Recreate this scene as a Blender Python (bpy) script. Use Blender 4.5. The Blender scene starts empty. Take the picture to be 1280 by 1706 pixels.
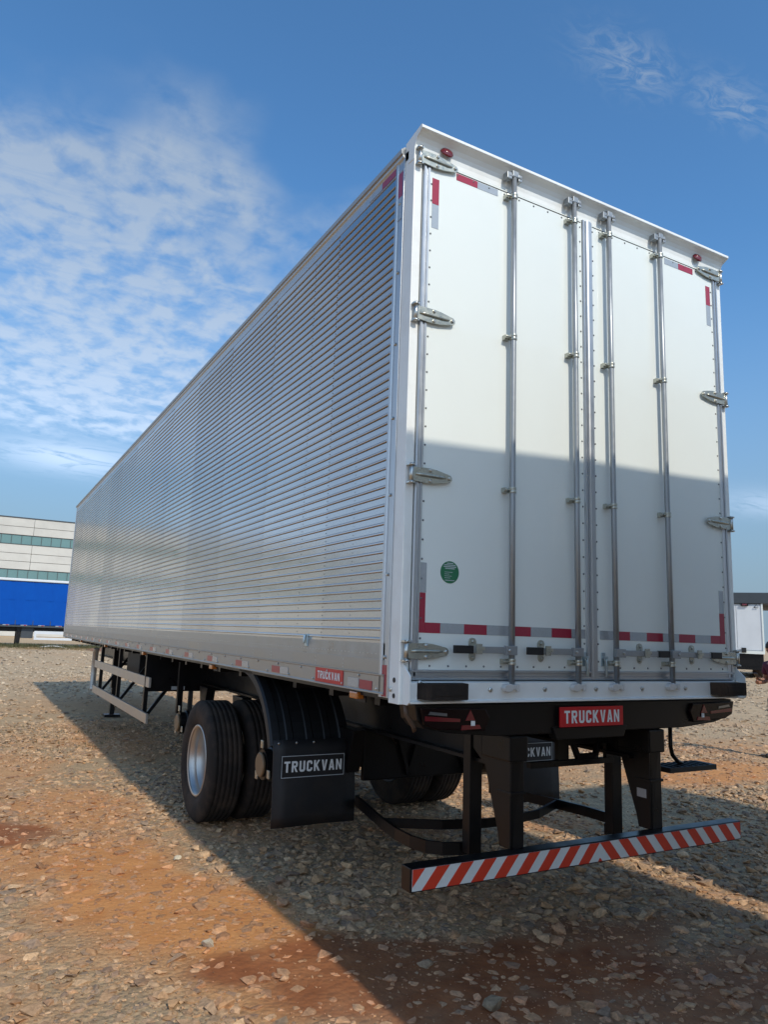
import bpy, bmesh, math, random
import numpy as np
from mathutils import Vector, Matrix
R = math.radians
random.seed(7); np.random.seed(7)
S = bpy.context.scene
COL = S.collection

# ------------------------------------------------------------------ camera
CAM = Vector((-1.8533, -3.1358, 1.6746))
def make_camera():
    yaw, pitch, roll = -0.50589, 0.166498, 0.034813
    f = Vector((-math.sin(yaw)*math.cos(pitch), math.cos(yaw)*math.cos(pitch), math.sin(pitch)))
    r0 = Vector((math.cos(yaw), math.sin(yaw), 0)); u0 = r0.cross(f)
    r = r0*math.cos(roll) + u0*math.sin(roll); u = -r0*math.sin(roll) + u0*math.cos(roll)
    c = bpy.data.cameras.new('camera'); o = bpy.data.objects.new('camera', c); COL.objects.link(o)
    m = Matrix(((r.x, u.x, -f.x, CAM.x), (r.y, u.y, -f.y, CAM.y), (r.z, u.z, -f.z, CAM.z), (0, 0, 0, 1)))
    o.matrix_world = m
    c.sensor_fit = 'HORIZONTAL'; c.sensor_width = 36; c.lens = 36*1208.45/1280
    c.clip_start = 0.05; c.clip_end = 8000
    S.camera = o
make_camera()

# ------------------------------------------------------------------ light
SUN_EL = R(40.0)
def nnew(nt, t, **kw):
    n = nt.nodes.new(t)
    for k, v in kw.items(): setattr(n, k, v)
    return n
def make_world():
    w = bpy.data.worlds.new('World'); S.world = w; w.use_nodes = True
    nt = w.node_tree; nt.nodes.clear(); L = nt.links.new
    out = nnew(nt, 'ShaderNodeOutputWorld'); bg = nnew(nt, 'ShaderNodeBackground'); bg.inputs[1].default_value = 0.145
    sky = nnew(nt, 'ShaderNodeTexSky'); sky.sky_type = 'NISHITA'; sky.sun_disc = False
    sky.sun_elevation = SUN_EL; sky.sun_rotation = R(178.3)
    sky.altitude = 600; sky.air_density = 1.0; sky.dust_density = 1.2; sky.ozone_density = 2.2
    tc = nnew(nt, 'ShaderNodeTexCoord'); sp = nnew(nt, 'ShaderNodeSeparateXYZ'); L(tc.outputs['Generated'], sp.inputs[0])
    def m(op, a, b=None, c=None, clamp=False):
        n = nnew(nt, 'ShaderNodeMath', operation=op); n.use_clamp = clamp
        for i, v in enumerate((a, b, c)):
            if v is None: continue
            if isinstance(v, (int, float)): n.inputs[i].default_value = v
            else: L(v, n.inputs[i])
        return n.outputs[0]
    def sm(v, a, b):
        n = nnew(nt, 'ShaderNodeMapRange', interpolation_type='SMOOTHSTEP'); L(v, n.inputs[0])
        n.inputs[1].default_value = a; n.inputs[2].default_value = b; return n.outputs[0]
    zz = m('ADD', m('MAXIMUM', sp.outputs[2], 0.0), 0.08)
    px = m('DIVIDE', sp.outputs[0], zz); py = m('DIVIDE', sp.outputs[1], zz)
    cb = nnew(nt, 'ShaderNodeCombineXYZ'); L(px, cb.inputs[0]); L(py, cb.inputs[1])
    def noise(scale, detail, rough, dist=0, sx=1, sy=1, rot=0, off=(0,0,0)):
        mp = nnew(nt, 'ShaderNodeMapping'); L(cb.outputs[0], mp.inputs[0])
        mp.inputs['Scale'].default_value = (sx, sy, 1); mp.inputs['Rotation'].default_value = (0, 0, rot); mp.inputs['Location'].default_value = off
        n = nnew(nt, 'ShaderNodeTexNoise'); L(mp.outputs[0], n.inputs[0])
        n.inputs['Scale'].default_value = scale; n.inputs['Detail'].default_value = detail
        n.inputs['Roughness'].default_value = rough; n.inputs['Distortion'].default_value = dist
        return n.outputs[0]
    big = noise(1.7, 3, 0.55, 0.3, off=(3.1, 1.7, 0))
    cells = noise(13.0, 4, 0.55, 0.2, sx=1.0, sy=0.75, rot=R(-28))
    wisp = noise(4.0, 7, 0.62, 1.2, sx=1.0, sy=2.2, rot=R(40), off=(1, 5, 0))
    streak = noise(16.0, 7, 0.65, 1.6, sx=1.0, sy=1.8, rot=R(25), off=(4, 2, 0))
    # one broad altocumulus field that goes on to the west, out of the picture
    wy = m('ADD', py, m('MULTIPLY', m('SUBTRACT', big, 0.5), 1.5))
    wx = m('ADD', px, m('MULTIPLY', m('SUBTRACT', wisp, 0.5), 1.0))
    band = m('MULTIPLY', m('MULTIPLY', sm(wy, 1.12, 1.60), m('SUBTRACT', 1.0, sm(wy, 2.75, 3.35))), m('SUBTRACT', 1.0, sm(wx, 0.95, 1.5)))
    cel = sm(m('ADD', m('MULTIPLY', cells, 0.8), m('MULTIPLY', big, 0.25)), 0.38, 0.64)
    cel = m('ADD', m('MULTIPLY', cel, 0.66), m('MULTIPLY', sm(wisp, 0.25, 0.7), 0.40))
    c = m('MULTIPLY', band, cel)
    # unseen cloud added behind and to the west, to brighten and whiten ambient light
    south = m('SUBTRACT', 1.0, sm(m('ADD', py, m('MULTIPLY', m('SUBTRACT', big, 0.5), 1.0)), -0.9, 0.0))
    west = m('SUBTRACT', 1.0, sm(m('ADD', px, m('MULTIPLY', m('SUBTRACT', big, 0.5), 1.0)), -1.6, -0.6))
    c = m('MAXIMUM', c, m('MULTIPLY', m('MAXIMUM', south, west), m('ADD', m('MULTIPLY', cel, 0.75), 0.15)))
    def blob(x, y, rx, ry, amp, a=0.36, b=0.68, src=None):
        dx = m('DIVIDE', m('SUBTRACT', px, x), rx); dy = m('DIVIDE', m('SUBTRACT', py, y), ry)
        d = m('ADD', m('MULTIPLY', dx, dx), m('MULTIPLY', dy, dy))
        g = m('MULTIPLY', m('POWER', 2.718, m('MULTIPLY', d, -1.0)), amp)
        return m('MULTIPLY', g, sm(src or wisp, a, b))
    for bb in ((.80, .70, .085, .040, 0.60, .40, .66, streak), (.995, .665, .085, .035, 0.55, .40, .66, streak), (.30, 3.40, .32, .26, 0.85, .22, .55), (3.3, 2.1, .30, .2, 0.45, .2, .5), (2.0, .55, .5, .2, .3),
               (-1.8, .9, .8, .3, .3), (-.8, -1.4, .9, .5, .35), (1.6, -1.8, .9, .6, .4), (-3.5, -.6, 1.2, .8, .5)):
        c = m('MAXIMUM', c, blob(*bb))
    c = m('MINIMUM', m('MULTIPLY', c, 1.0), 0.90)
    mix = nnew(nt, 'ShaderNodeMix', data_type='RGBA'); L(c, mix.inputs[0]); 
    # horizon a little paler (thin summer haze), the same all the way round
    hz = nnew(nt, 'ShaderNodeMix', data_type='RGBA'); L(m('SUBTRACT', 1.0, sm(sp.outputs[2], -0.02, 0.50)), hz.inputs[0])
    tint = nnew(nt, 'ShaderNodeMix', data_type='RGBA', blend_type='MULTIPLY'); tint.inputs[0].default_value = 1.0
    L(sky.outputs[0], tint.inputs[6]); tint.inputs[7].default_value = SKY_TINT
    L(tint.outputs[2], hz.inputs[6]); 
    hz.inputs[7].default_value = HZ_COL
    L(hz.outputs[2], mix.inputs[6])
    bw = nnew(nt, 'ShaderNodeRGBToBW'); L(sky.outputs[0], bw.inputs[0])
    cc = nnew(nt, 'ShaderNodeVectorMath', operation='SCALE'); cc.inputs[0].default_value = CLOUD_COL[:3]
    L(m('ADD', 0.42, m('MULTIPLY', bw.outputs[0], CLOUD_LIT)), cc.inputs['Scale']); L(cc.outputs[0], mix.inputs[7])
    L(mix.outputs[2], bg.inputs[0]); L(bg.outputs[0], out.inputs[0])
SKY_TINT = (0.51, 0.83, 0.99, 1)
HZ_COL = (1.30, 1.78, 2.25, 1)
CLOUD_COL = (2.15, 2.72, 3.55, 1)
CLOUD_LIT = 0.30  # cloud brightens with the sky behind it, lifting ambient from the unseen south
make_world()
def make_sun():
    l = bpy.data.lights.new('sun', 'SUN'); l.energy = 2.05; l.angle = R(0.9); l.color = (1.0, 0.91, 0.77)
    o = bpy.data.objects.new('sun', l); COL.objects.link(o)
    to = Vector((0.03, -1.0, math.tan(SUN_EL)))
    o.rotation_euler = to.to_track_quat('Z', 'Y').to_euler(); o.location = (0, -20, 30)
make_sun()
S.view_settings.view_transform = 'Standard'; S.view_settings.look = 'None'
S.view_settings.exposure = 0.5; S.view_settings.gamma = 1.0; S.view_settings.use_curve_mapping = False

# ------------------------------------------------------------------ materials
M = {}
def mat(name, col, rough=0.5, metal=0.0, var=0.0, vs=4.0, bump=0.0, bs=60.0, coat=0.0, rvar=0.0, emit=None, dirt=None, stretch=(1,1,1), trans=0.0, spec=None):
    m = bpy.data.materials.new(name); m.use_nodes = True; nt = m.node_tree; L = nt.links.new
    b = nt.nodes['Principled BSDF']; b.inputs['Base Color'].default_value = (*col, 1)
    b.inputs['Roughness'].default_value = rough; b.inputs['Metallic'].default_value = metal
    b.inputs['Coat Weight'].default_value = coat; b.inputs['Coat Roughness'].default_value = 0.06
    if spec is not None: b.inputs['Specular IOR Level'].default_value = spec
    if trans: b.inputs['Transmission Weight'].default_value = trans
    tc = nnew(nt, 'ShaderNodeTexCoord'); mp = nnew(nt, 'ShaderNodeMapping'); L(tc.outputs['Object'], mp.inputs[0]); mp.inputs['Scale'].default_value = stretch
    if var or rvar or dirt:
        n = nnew(nt, 'ShaderNodeTexNoise'); L(mp.outputs[0], n.inputs[0]); n.inputs['Scale'].default_value = vs; n.inputs['Detail'].default_value = 6; n.inputs['Roughness'].default_value = .6
        if var or dirt:
            mx = nnew(nt, 'ShaderNodeMix', data_type='RGBA')
            if dirt:
                r = nnew(nt, 'ShaderNodeMapRange'); L(n.outputs[0], r.inputs[0]); r.inputs[1].default_value = .45; r.inputs[2].default_value = .75; r.inputs[4].default_value = dirt[3]; L(r.outputs[0], mx.inputs[0])
                mx.inputs[6].default_value = (*col, 1); mx.inputs[7].default_value = (*dirt[:3], 1)
            else:
                L(n.outputs[0], mx.inputs[0]); mx.inputs[6].default_value = (*[c*(1-var) for c in col], 1); mx.inputs[7].default_value = (*[min(1, c*(1+var)) for c in col], 1)
            L(mx.outputs[2], b.inputs['Base Color'])
        if rvar:
            r = nnew(nt, 'ShaderNodeMapRange'); L(n.outputs[0], r.inputs[0]); r.inputs[1].default_value = .3; r.inputs[2].default_value = .7; r.inputs[3].default_value = max(.02, rough-rvar); r.inputs[4].default_value = rough+rvar
            L(r.outputs[0], b.inputs['Roughness'])
    if bump:
        n2 = nnew(nt, 'ShaderNodeTexNoise'); L(mp.outputs[0], n2.inputs[0]); n2.inputs['Scale'].default_value = bs; n2.inputs['Detail'].default_value = 4
        bp = nnew(nt, 'ShaderNodeBump'); L(n2.outputs[0], bp.inputs['Height']); bp.inputs['Strength'].default_value = 1.0; bp.inputs['Distance'].default_value = bump
        L(bp.outputs[0], b.inputs['Normal'])
    if emit: b.inputs['Emission Color'].default_value = (*emit[:3], 1); b.inputs['Emission Strength'].default_value = emit[3]
    M[name] = m; return m
mat('white_paint', (.765, .805, .77), .30, 0, vs=1.3, coat=.5, dirt=(.73, .76, .725, .6), bump=.0030, bs=1.6)
mat('white_frame', (.80, .82, .80), .38, 0, vs=5, coat=.2, dirt=(.66, .64, .60, .5))
mat('siding', (.435, .44, .45), .18, 1, var=.12, vs=1.3, rvar=.05, bump=.0025, bs=2.2)
mat('siding_dull', (.405, .41, .42), .21, 1, var=.14, vs=1.8, rvar=.06, bump=.003, bs=2.6)
mat('siding_bright', (.465, .467, .47), .16, 1, var=.10, vs=1.0, rvar=.05, bump=.003, bs=1.8)
mat('strip_grey', (.34, .35, .36), .33, .9, var=.35, vs=7, rvar=.08)
mat('cast_white', (.66, .67, .66), .45, .3, var=.1, vs=30)
mat('mill_alu', (.62, .61, .58), .36, 1, var=.15, vs=5, rvar=.1, bump=.0006, bs=25)
mat('alu_profile', (.50, .515, .53), .38, .9, var=.08, vs=12, rvar=.06)
mat('skirt_alu', (.38, .37, .35), .42, .85, var=.2, vs=7, rvar=.08, stretch=(1, .3, 1))
mat('seam_alu', (.20, .21, .22), .6, .8)
mat('zinc_grey', (.33, .35, .365), .42, .6, var=.12, vs=25, rvar=.08)
mat('zinc_yellow', (.46, .46, .40), .34, .85, var=.2, vs=30, rvar=.12)
mat('zinc_blue', (.45, .55, .60), .3, .9, var=.2, vs=40)
mat('bolt_steel', (.55, .55, .52), .28, .95, var=.2, vs=60)
mat('black_steel', (.007, .0066, .007), .34, 0, var=.3, vs=6, rvar=.08, dirt=(.014, .010, .008, .5), spec=.3)
mat('black_plastic', (.008, .008, .009), .55, 0, var=.25, vs=9, bump=.0006, bs=200)
mat('rubber', (.024, .019, .016), .85, 0, vs=5, dirt=(.085, .056, .038, .8), bump=.0015, bs=60, spec=.25)
mat('flap_rubber', (.008, .008, .009), .6, 0, vs=6, dirt=(.03, .021, .015, .5), bump=.001, bs=30)
mat('rim_silver', (.50, .48, .45), .36, .8, var=.08, vs=12, rvar=.03)
mat('tape_red', (.33, .018, .045), .28, 0, var=.12, vs=90, coat=.3)
mat('tape_grey', (.42, .45, .47), .26, .35, var=.12, vs=90, coat=.3)
mat('badge_red', (.52, .012, .02), .3, 0, var=.05, vs=30)
mat('stripe_red', (.62, .05, .022), .35, 0, var=.1, vs=40)
mat('stripe_white', (.66, .68, .66), .35, 0, var=.08, vs=60)
mat('print_white', (.74, .77, .77), .4, 0, var=.05, vs=50)
mat('print_grey', (.42, .46, .48), .4)
mat('sticker_green', (.02, .16, .07), .35, 0, var=.1, vs=60)
mat('lamp_red', (.14, .006, .014), .15, 0, coat=.4)
mat('lamp_dark', (.008, .003, .004), .2, 0, spec=.25)
mat('lamp_clear', (.16, .17, .18), .10, .3, coat=1)
mat('lamp_amber', (.50, .15, .02), .15, 0, coat=1)
mat('hub_brown', (.22, .15, .085), .5, .3, var=.2, vs=20)
mat('rust_brown', (.10, .062, .042), .5, .2, var=.3, vs=20)
mat('rail_alu', (.50, .455, .40), .40, .7, var=.1, vs=4, rvar=.1)
mat('concrete', (.55, .54, .50), .85, 0, vs=.35, dirt=(.44, .43, .40, .8), bump=.01, bs=3)
mat('concrete_joint', (.16, .15, .13), .9)
mat('glass_green', (.10, .20, .19), .12, .0, var=.25, vs=.4, coat=.6)
mat('win_frame', (.05, .06, .06), .4)
mat('curtain_blue', (.001, .068, .36), .8, 0, vs=1.5, dirt=(.001, .076, .39, .8), bump=.01, bs=1.2, spec=.15)
mat('fridge_white', (.62, .65, .68), .4, 0, vs=1, dirt=(.52, .55, .58, .6))
mat('dark_grey', (.045, .055, .065), .5, .1, var=.2, vs=3)
mat('skin', (.36, .17, .11), .5, 0, var=.1, vs=15)
mat('hair', (.015, .012, .010), .6)
mat('shirt_maroon', (.10, .012, .035), .8, 0, var=.25, vs=14, bump=.004, bs=14)
mat('jeans', (.012, .018, .035), .85, 0, var=.3, vs=10, bump=.004, bs=10)
mat('shoe', (.02, .018, .016), .6)
mat('phone_black', (.01, .01, .012), .15, 0, coat=.5)
mat('grass', (.075, .075, .03), .8, 0, var=.5, vs=2)
mat('hose', (.55, .55, .52), .5)
mat('straw', (.22, .16, .08), .9, 0, var=.4, vs=3)

# ------------------------------------------------------------------ mesh builder
class MB:
    def __init__(s): s.v = []; s.f = []; s.s = []
    def add(s, vs, fs, smooth=False):
        o = len(s.v); s.v += [tuple(v) for v in vs]; s.f += [tuple(i+o for i in f) for f in fs]; s.s += [smooth]*len(fs); return s
    def box(s, x0, x1, y0, y1, z0, z1):
        v = [(x, y, z) for z in (z0, z1) for y in (y0, y1) for x in (x0, x1)]
        return s.add(v, [(0, 2, 3, 1), (4, 5, 7, 6), (0, 1, 5, 4), (2, 6, 7, 3), (0, 4, 6, 2), (1, 3, 7, 5)])
    def prism(s, pts, axis, a, b, smooth=False, caps=True):
        """2-D outline pulled along an axis; for axis x the outline is (y,z), y: (x,z), z: (x,y)"""
        n = len(pts)
        def P(p, t): return {'x': (t, p[0], p[1]), 'y': (p[0], t, p[1]), 'z': (p[0], p[1], t)}[axis]
        v = [P(p, a) for p in pts] + [P(p, b) for p in pts]
        f = [(i, (i+1) % n, n+(i+1) % n, n+i) for i in range(n)]
        s.add(v, f, smooth)
        if caps:
            o = len(s.v); s.add([P(p, a) for p in pts] + [P(p, b) for p in pts], [tuple(range(n))[::-1], tuple(range(n, 2*n))])
        return s
    def tube(s, path, r, n=8, caps=True, smooth=True, flat=None):
        path = [Vector(p) for p in path]; rings = []
        up = None
        for i, p in enumerate(path):
            d = (path[min(i+1, len(path)-1)] - path[max(i-1, 0)]).normalized()
            if up is None:
                up = Vector((0, 0, 1)) if abs(d.z) < .9 else Vector((0, 1, 0))
            a = d.cross(up).normalized(); b = a.cross(d).normalized(); up = b
            rr = r[i] if isinstance(r, (list, tuple)) else r
            fa, fb = flat if flat else (1, 1)
            rings.append([p + a*math.cos(2*math.pi*k/n+math.pi/n)*rr*fa + b*math.sin(2*math.pi*k/n+math.pi/n)*rr*fb for k in range(n)])
        v = [q for r_ in rings for q in r_]; f = []
        for i in range(len(path)-1):
            for k in range(n):
                f.append((i*n+k, i*n+(k+1) % n, (i+1)*n+(k+1) % n, (i+1)*n+k))
        s.add(v, f, smooth)
        if caps:
            s.add(rings[0] + rings[-1], [tuple(range(n))[::-1], tuple(range(n, 2*n))])
        return s
    def bar(s, a, b, w, h):
        """square bar between two points"""
        return s.tube([a, b], 1.0, 4, True, False, flat=(w*.7071, h*.7071))
    def lathe(s, prof, c, axis='x', n=32, smooth=True, ang=2*math.pi, a0=0):
        """profile of (along, radius) turned about an axis through c"""
        v = []; closed = abs(ang-2*math.pi) < 1e-6; m = n if closed else n+1
        for k in range(m):
            t = a0 + ang*k/n
            for (h, r) in prof:
                cc, ss = r*math.cos(t), r*math.sin(t)
                v.append({'x': (c[0]+h, c[1]+cc, c[2]+ss), 'y': (c[0]+cc, c[1]+h, c[2]+ss), 'z': (c[0]+cc, c[1]+ss, c[2]+h)}[axis])
        P = len(prof); f = []
        for k in range(n):
            k2 = (k+1) % m
            for i in range(P-1): f.append((k*P+i, k2*P+i, k2*P+i+1, k*P+i+1))
        return s.add(v, f, smooth)
    def bolt(s, c, axis, sgn, r, h, n=6):
        return s.lathe([(0, r), (sgn*h*.7, r*.92), (sgn*h, r*.55), (sgn*h, 0.0001)], c, axis, n, False)
    def poly(s, pts, smooth=False): return s.add(pts, [tuple(range(len(pts)))], smooth)
    def mesh(s, name, m, bevel=0):
        me = bpy.data.meshes.new(name); me.from_pydata(s.v, [], s.f)
        me.polygons.foreach_set('use_smooth', s.s); me.materials.append(M[m] if isinstance(m, str) else m); me.update()
        bm = bmesh.new(); bm.from_mesh(me); bmesh.ops.remove_doubles(bm, verts=bm.verts, dist=1e-5)
        bmesh.ops.recalc_face_normals(bm, faces=bm.faces)
        if bevel:
            es = [e for e in bm.edges if len(e.link_faces) == 2 and e.calc_face_angle(0) > 0.6]
            bmesh.ops.bevel(bm, geom=es, offset=bevel, segments=2, profile=.6, affect='EDGES', clamp_overlap=True)
        bm.to_mesh(me); bm.free(); return me
OFFS = {}
def part(name, mb, m, parent, bevel=0, label=None, kind=None, loc=None):
    me = mb.mesh(name, m, bevel); o = bpy.data.objects.new(name, me); COL.objects.link(o)
    o.parent = parent
    if parent is not None and parent.type == 'EMPTY': o.location = -parent.location if OFFS.get(parent.name, True) else (0, 0, 0)
    if loc: o.location = loc
    if label: o['label'] = label
    if kind: o['kind'] = kind
    return o
def share(src, parent, dloc, name=None):
    o = src.copy(); COL.objects.link(o); o.parent = parent; o.location = Vector(src.location) + Vector(dloc); return o
def thing(name, loc, label, cat, group=None):
    o = bpy.data.objects.new(name, None); COL.objects.link(o); o.location = loc; o.empty_display_size = .2
    o['label'] = label; o['category'] = cat
    if group: o['group'] = group
    return o
def tag(o, label=None, cat=None, group=None, kind=None):
    for k, v in (('label', label), ('category', cat), ('group', group), ('kind', kind)):
        if v: o[k] = v
    return o
def children(o): return [c for c in bpy.data.objects if c.parent == o]
def copy_tree(o, parent=None):
    c = o.copy(); COL.objects.link(c); c.parent = parent
    for ch in children(o): copy_tree(ch, c)
    return c

# ------------------------------------------------------------------ lettering (condensed bold capitals, flat print)
LET = {
 'T': (.62, [[(0,.82),(.62,.82),(.62,1),(0,1)], [(.21,0),(.41,0),(.41,.82),(.21,.82)]]),
 'R': (.64, [[(0,0),(.2,0),(.2,1),(0,1)], [(.2,.82),(.42,.82),(.42,1),(.2,1)], [(.2,.42),(.42,.42),(.42,.6),(.2,.6)], [(.42,.42),(.54,.47),(.61,.58),(.61,.86),(.54,.96),(.42,1)], [(.24,.42),(.42,.42),(.64,0),(.43,0)]]),
 'U': (.60, [[(0,.2),(.2,.2),(.2,1),(0,1)], [(.4,.2),(.6,.2),(.6,1),(.4,1)], [(0,.2),(.07,.05),(.2,0),(.4,0),(.53,.05),(.6,.2)]]),
 'C': (.60, [[(0,.2),(.2,.2),(.2,.8),(0,.8)], [(0,.2),(.07,.05),(.2,0),(.4,0),(.53,.05),(.6,.2)], [(.4,.2),(.6,.2),(.6,.34),(.4,.34)], [(0,.8),(.6,.8),(.53,.95),(.4,1),(.2,1),(.07,.95)], [(.4,.66),(.6,.66),(.6,.8),(.4,.8)]]),
 'K': (.66, [[(0,0),(.2,0),(.2,1),(0,1)], [(.2,.40),(.36,.55),(.64,1),(.42,1),(.2,.64)], [(.2,.40),(.24,.38),(.44,0),(.66,0),(.36,.55)]]),
 'V': (.62, [[(0,1),(.2,1),(.31,.3),(.31,0),(.21,0)], [(.62,1),(.42,1),(.31,.3),(.31,0),(.41,0)]]),
 'A': (.62, [[(0,0),(.2,0),(.31,.72),(.31,1),(.2,1)], [(.62,0),(.42,0),(.31,.72),(.31,1),(.42,1)], [(.2306,.2),(.3894,.2),(.365,.36),(.255,.36)]]),
 'N': (.62, [[(0,0),(.18,0),(.18,1),(0,1)], [(.44,0),(.62,0),(.62,1),(.44,1)], [(.18,1),(.18,.62),(.44,0),(.44,.38)]]),
}
def lettering(mb, word, o, u, v, h, width):
    tot = sum(LET[c][0] for c in word) + .16*(len(word)-1); k = width/tot; x = 0
    o, u, v = Vector(o), Vector(u), Vector(v)
    for c in word:
        for pl in LET[c][1]: mb.poly([o + u*((x+p[0])*k) + v*(p[1]*h) for p in pl])
        x += LET[c][0] + .16

# ================================================================== GROUND
def vnoise(x, y, seed):
    rs = np.random.RandomState(seed); T = rs.rand(256, 256)
    xi = np.floor(x).astype(int); yi = np.floor(y).astype(int); fx = x-xi; fy = y-yi
    fx = fx*fx*(3-2*fx); fy = fy*fy*(3-2*fy)
    a = T[xi % 256, yi % 256]; b = T[(xi+1) % 256, yi % 256]; c = T[xi % 256, (yi+1) % 256]; d = T[(xi+1) % 256, (yi+1) % 256]
    return (a*(1-fx)+b*fx)*(1-fy) + (c*(1-fx)+d*fx)*fy
def fbm(x, y, seed, oct=4):
    s = 0; a = .5; f = 1
    for i in range(oct): s = s + a*vnoise(x*f+17.3*i, y*f+5.1*i, seed+i); a *= .5; f *= 2.03
    return s/(1-.5**oct)
def gheight(x, y):
    r = np.hypot(x-1, y-3)
    k = np.clip((80-r)/40, 0, 1)
    flat = np.clip((np.hypot(x-1.3, (y-3)*.5)-1.5)/3, .35, 1)
    return k*((fbm(x*.5, y*.5, 3)-.5)*.06*flat + (fbm(x*2.6, y*2.6, 9)-.5)*.030) - .006
# patches: (x, y, rx, ry, amount)
ORANGE = [(-.75, 2.1, .55, 1.3, 1), (-.35, 1.3, .42, .75, 1), (-1.3, 2.9, .5, .6, .8), (.5, 3.2, .6, .6, .5), (1.0, 1.0, .6, .3, .4), (-.3, .55, .35, .4, .7), (-.85, 4.4, .5, .9, .75), (.15, 8.8, .6, 2.2, .6), (6.9, 3.6, 1.6, .7, .95), (9.3, 4.9, 2.0, .5, .5),
          (1.9, 2.7, .7, .35, .7), (3.1, 2.35, .45, .25, .6), (8.6, 6.5, 1.5, .7, .4), (-1.6, 6.5, .8, 1.4, .5), (2.5, 14, 3, 3, .35), (-1.2, 1.2, .15, .3, .4), (-2.6, 2.6, .6, .9, .6), (5, 20, 6, 3, .25)]
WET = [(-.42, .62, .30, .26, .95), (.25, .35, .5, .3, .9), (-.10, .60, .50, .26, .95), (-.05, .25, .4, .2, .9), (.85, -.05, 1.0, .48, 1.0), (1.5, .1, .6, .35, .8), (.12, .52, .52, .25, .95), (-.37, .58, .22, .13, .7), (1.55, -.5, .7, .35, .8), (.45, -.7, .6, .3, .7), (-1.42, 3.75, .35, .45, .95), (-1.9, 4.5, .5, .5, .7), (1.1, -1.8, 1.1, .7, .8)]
def patch(x, y, L, seed, warp=.28):
    wx = x + (fbm(x*2.2, y*2.2, seed)-.5)*warp*2; wy = y + (fbm(x*2.2+9, y*2.2+4, seed+5)-.5)*warp*2
    m = np.zeros_like(x)
    for (cx, cy, rx, ry, a) in L:
        d = ((wx-cx)/rx)**2 + ((wy-cy)/ry)**2
        m = np.maximum(m, a*np.clip(1.5-d, 0, 1))
    return m * np.clip(.62 + .8*fbm(x*5.5, y*5.5, seed+9), 0, 1.0)
def clay_of(x, y):
    g = fbm(x*.7+3, y*.7+8, 41); g2 = np.clip((g-.54)*5, 0, 1)*.45
    far = np.clip((np.hypot(x+1.8, y+3)-9)/12, 0, 1)
    return np.maximum(patch(x, y, ORANGE, 50), g2*(1-.7*far))
def wet_of(x, y): return patch(x, y, WET, 70, .2)

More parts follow.
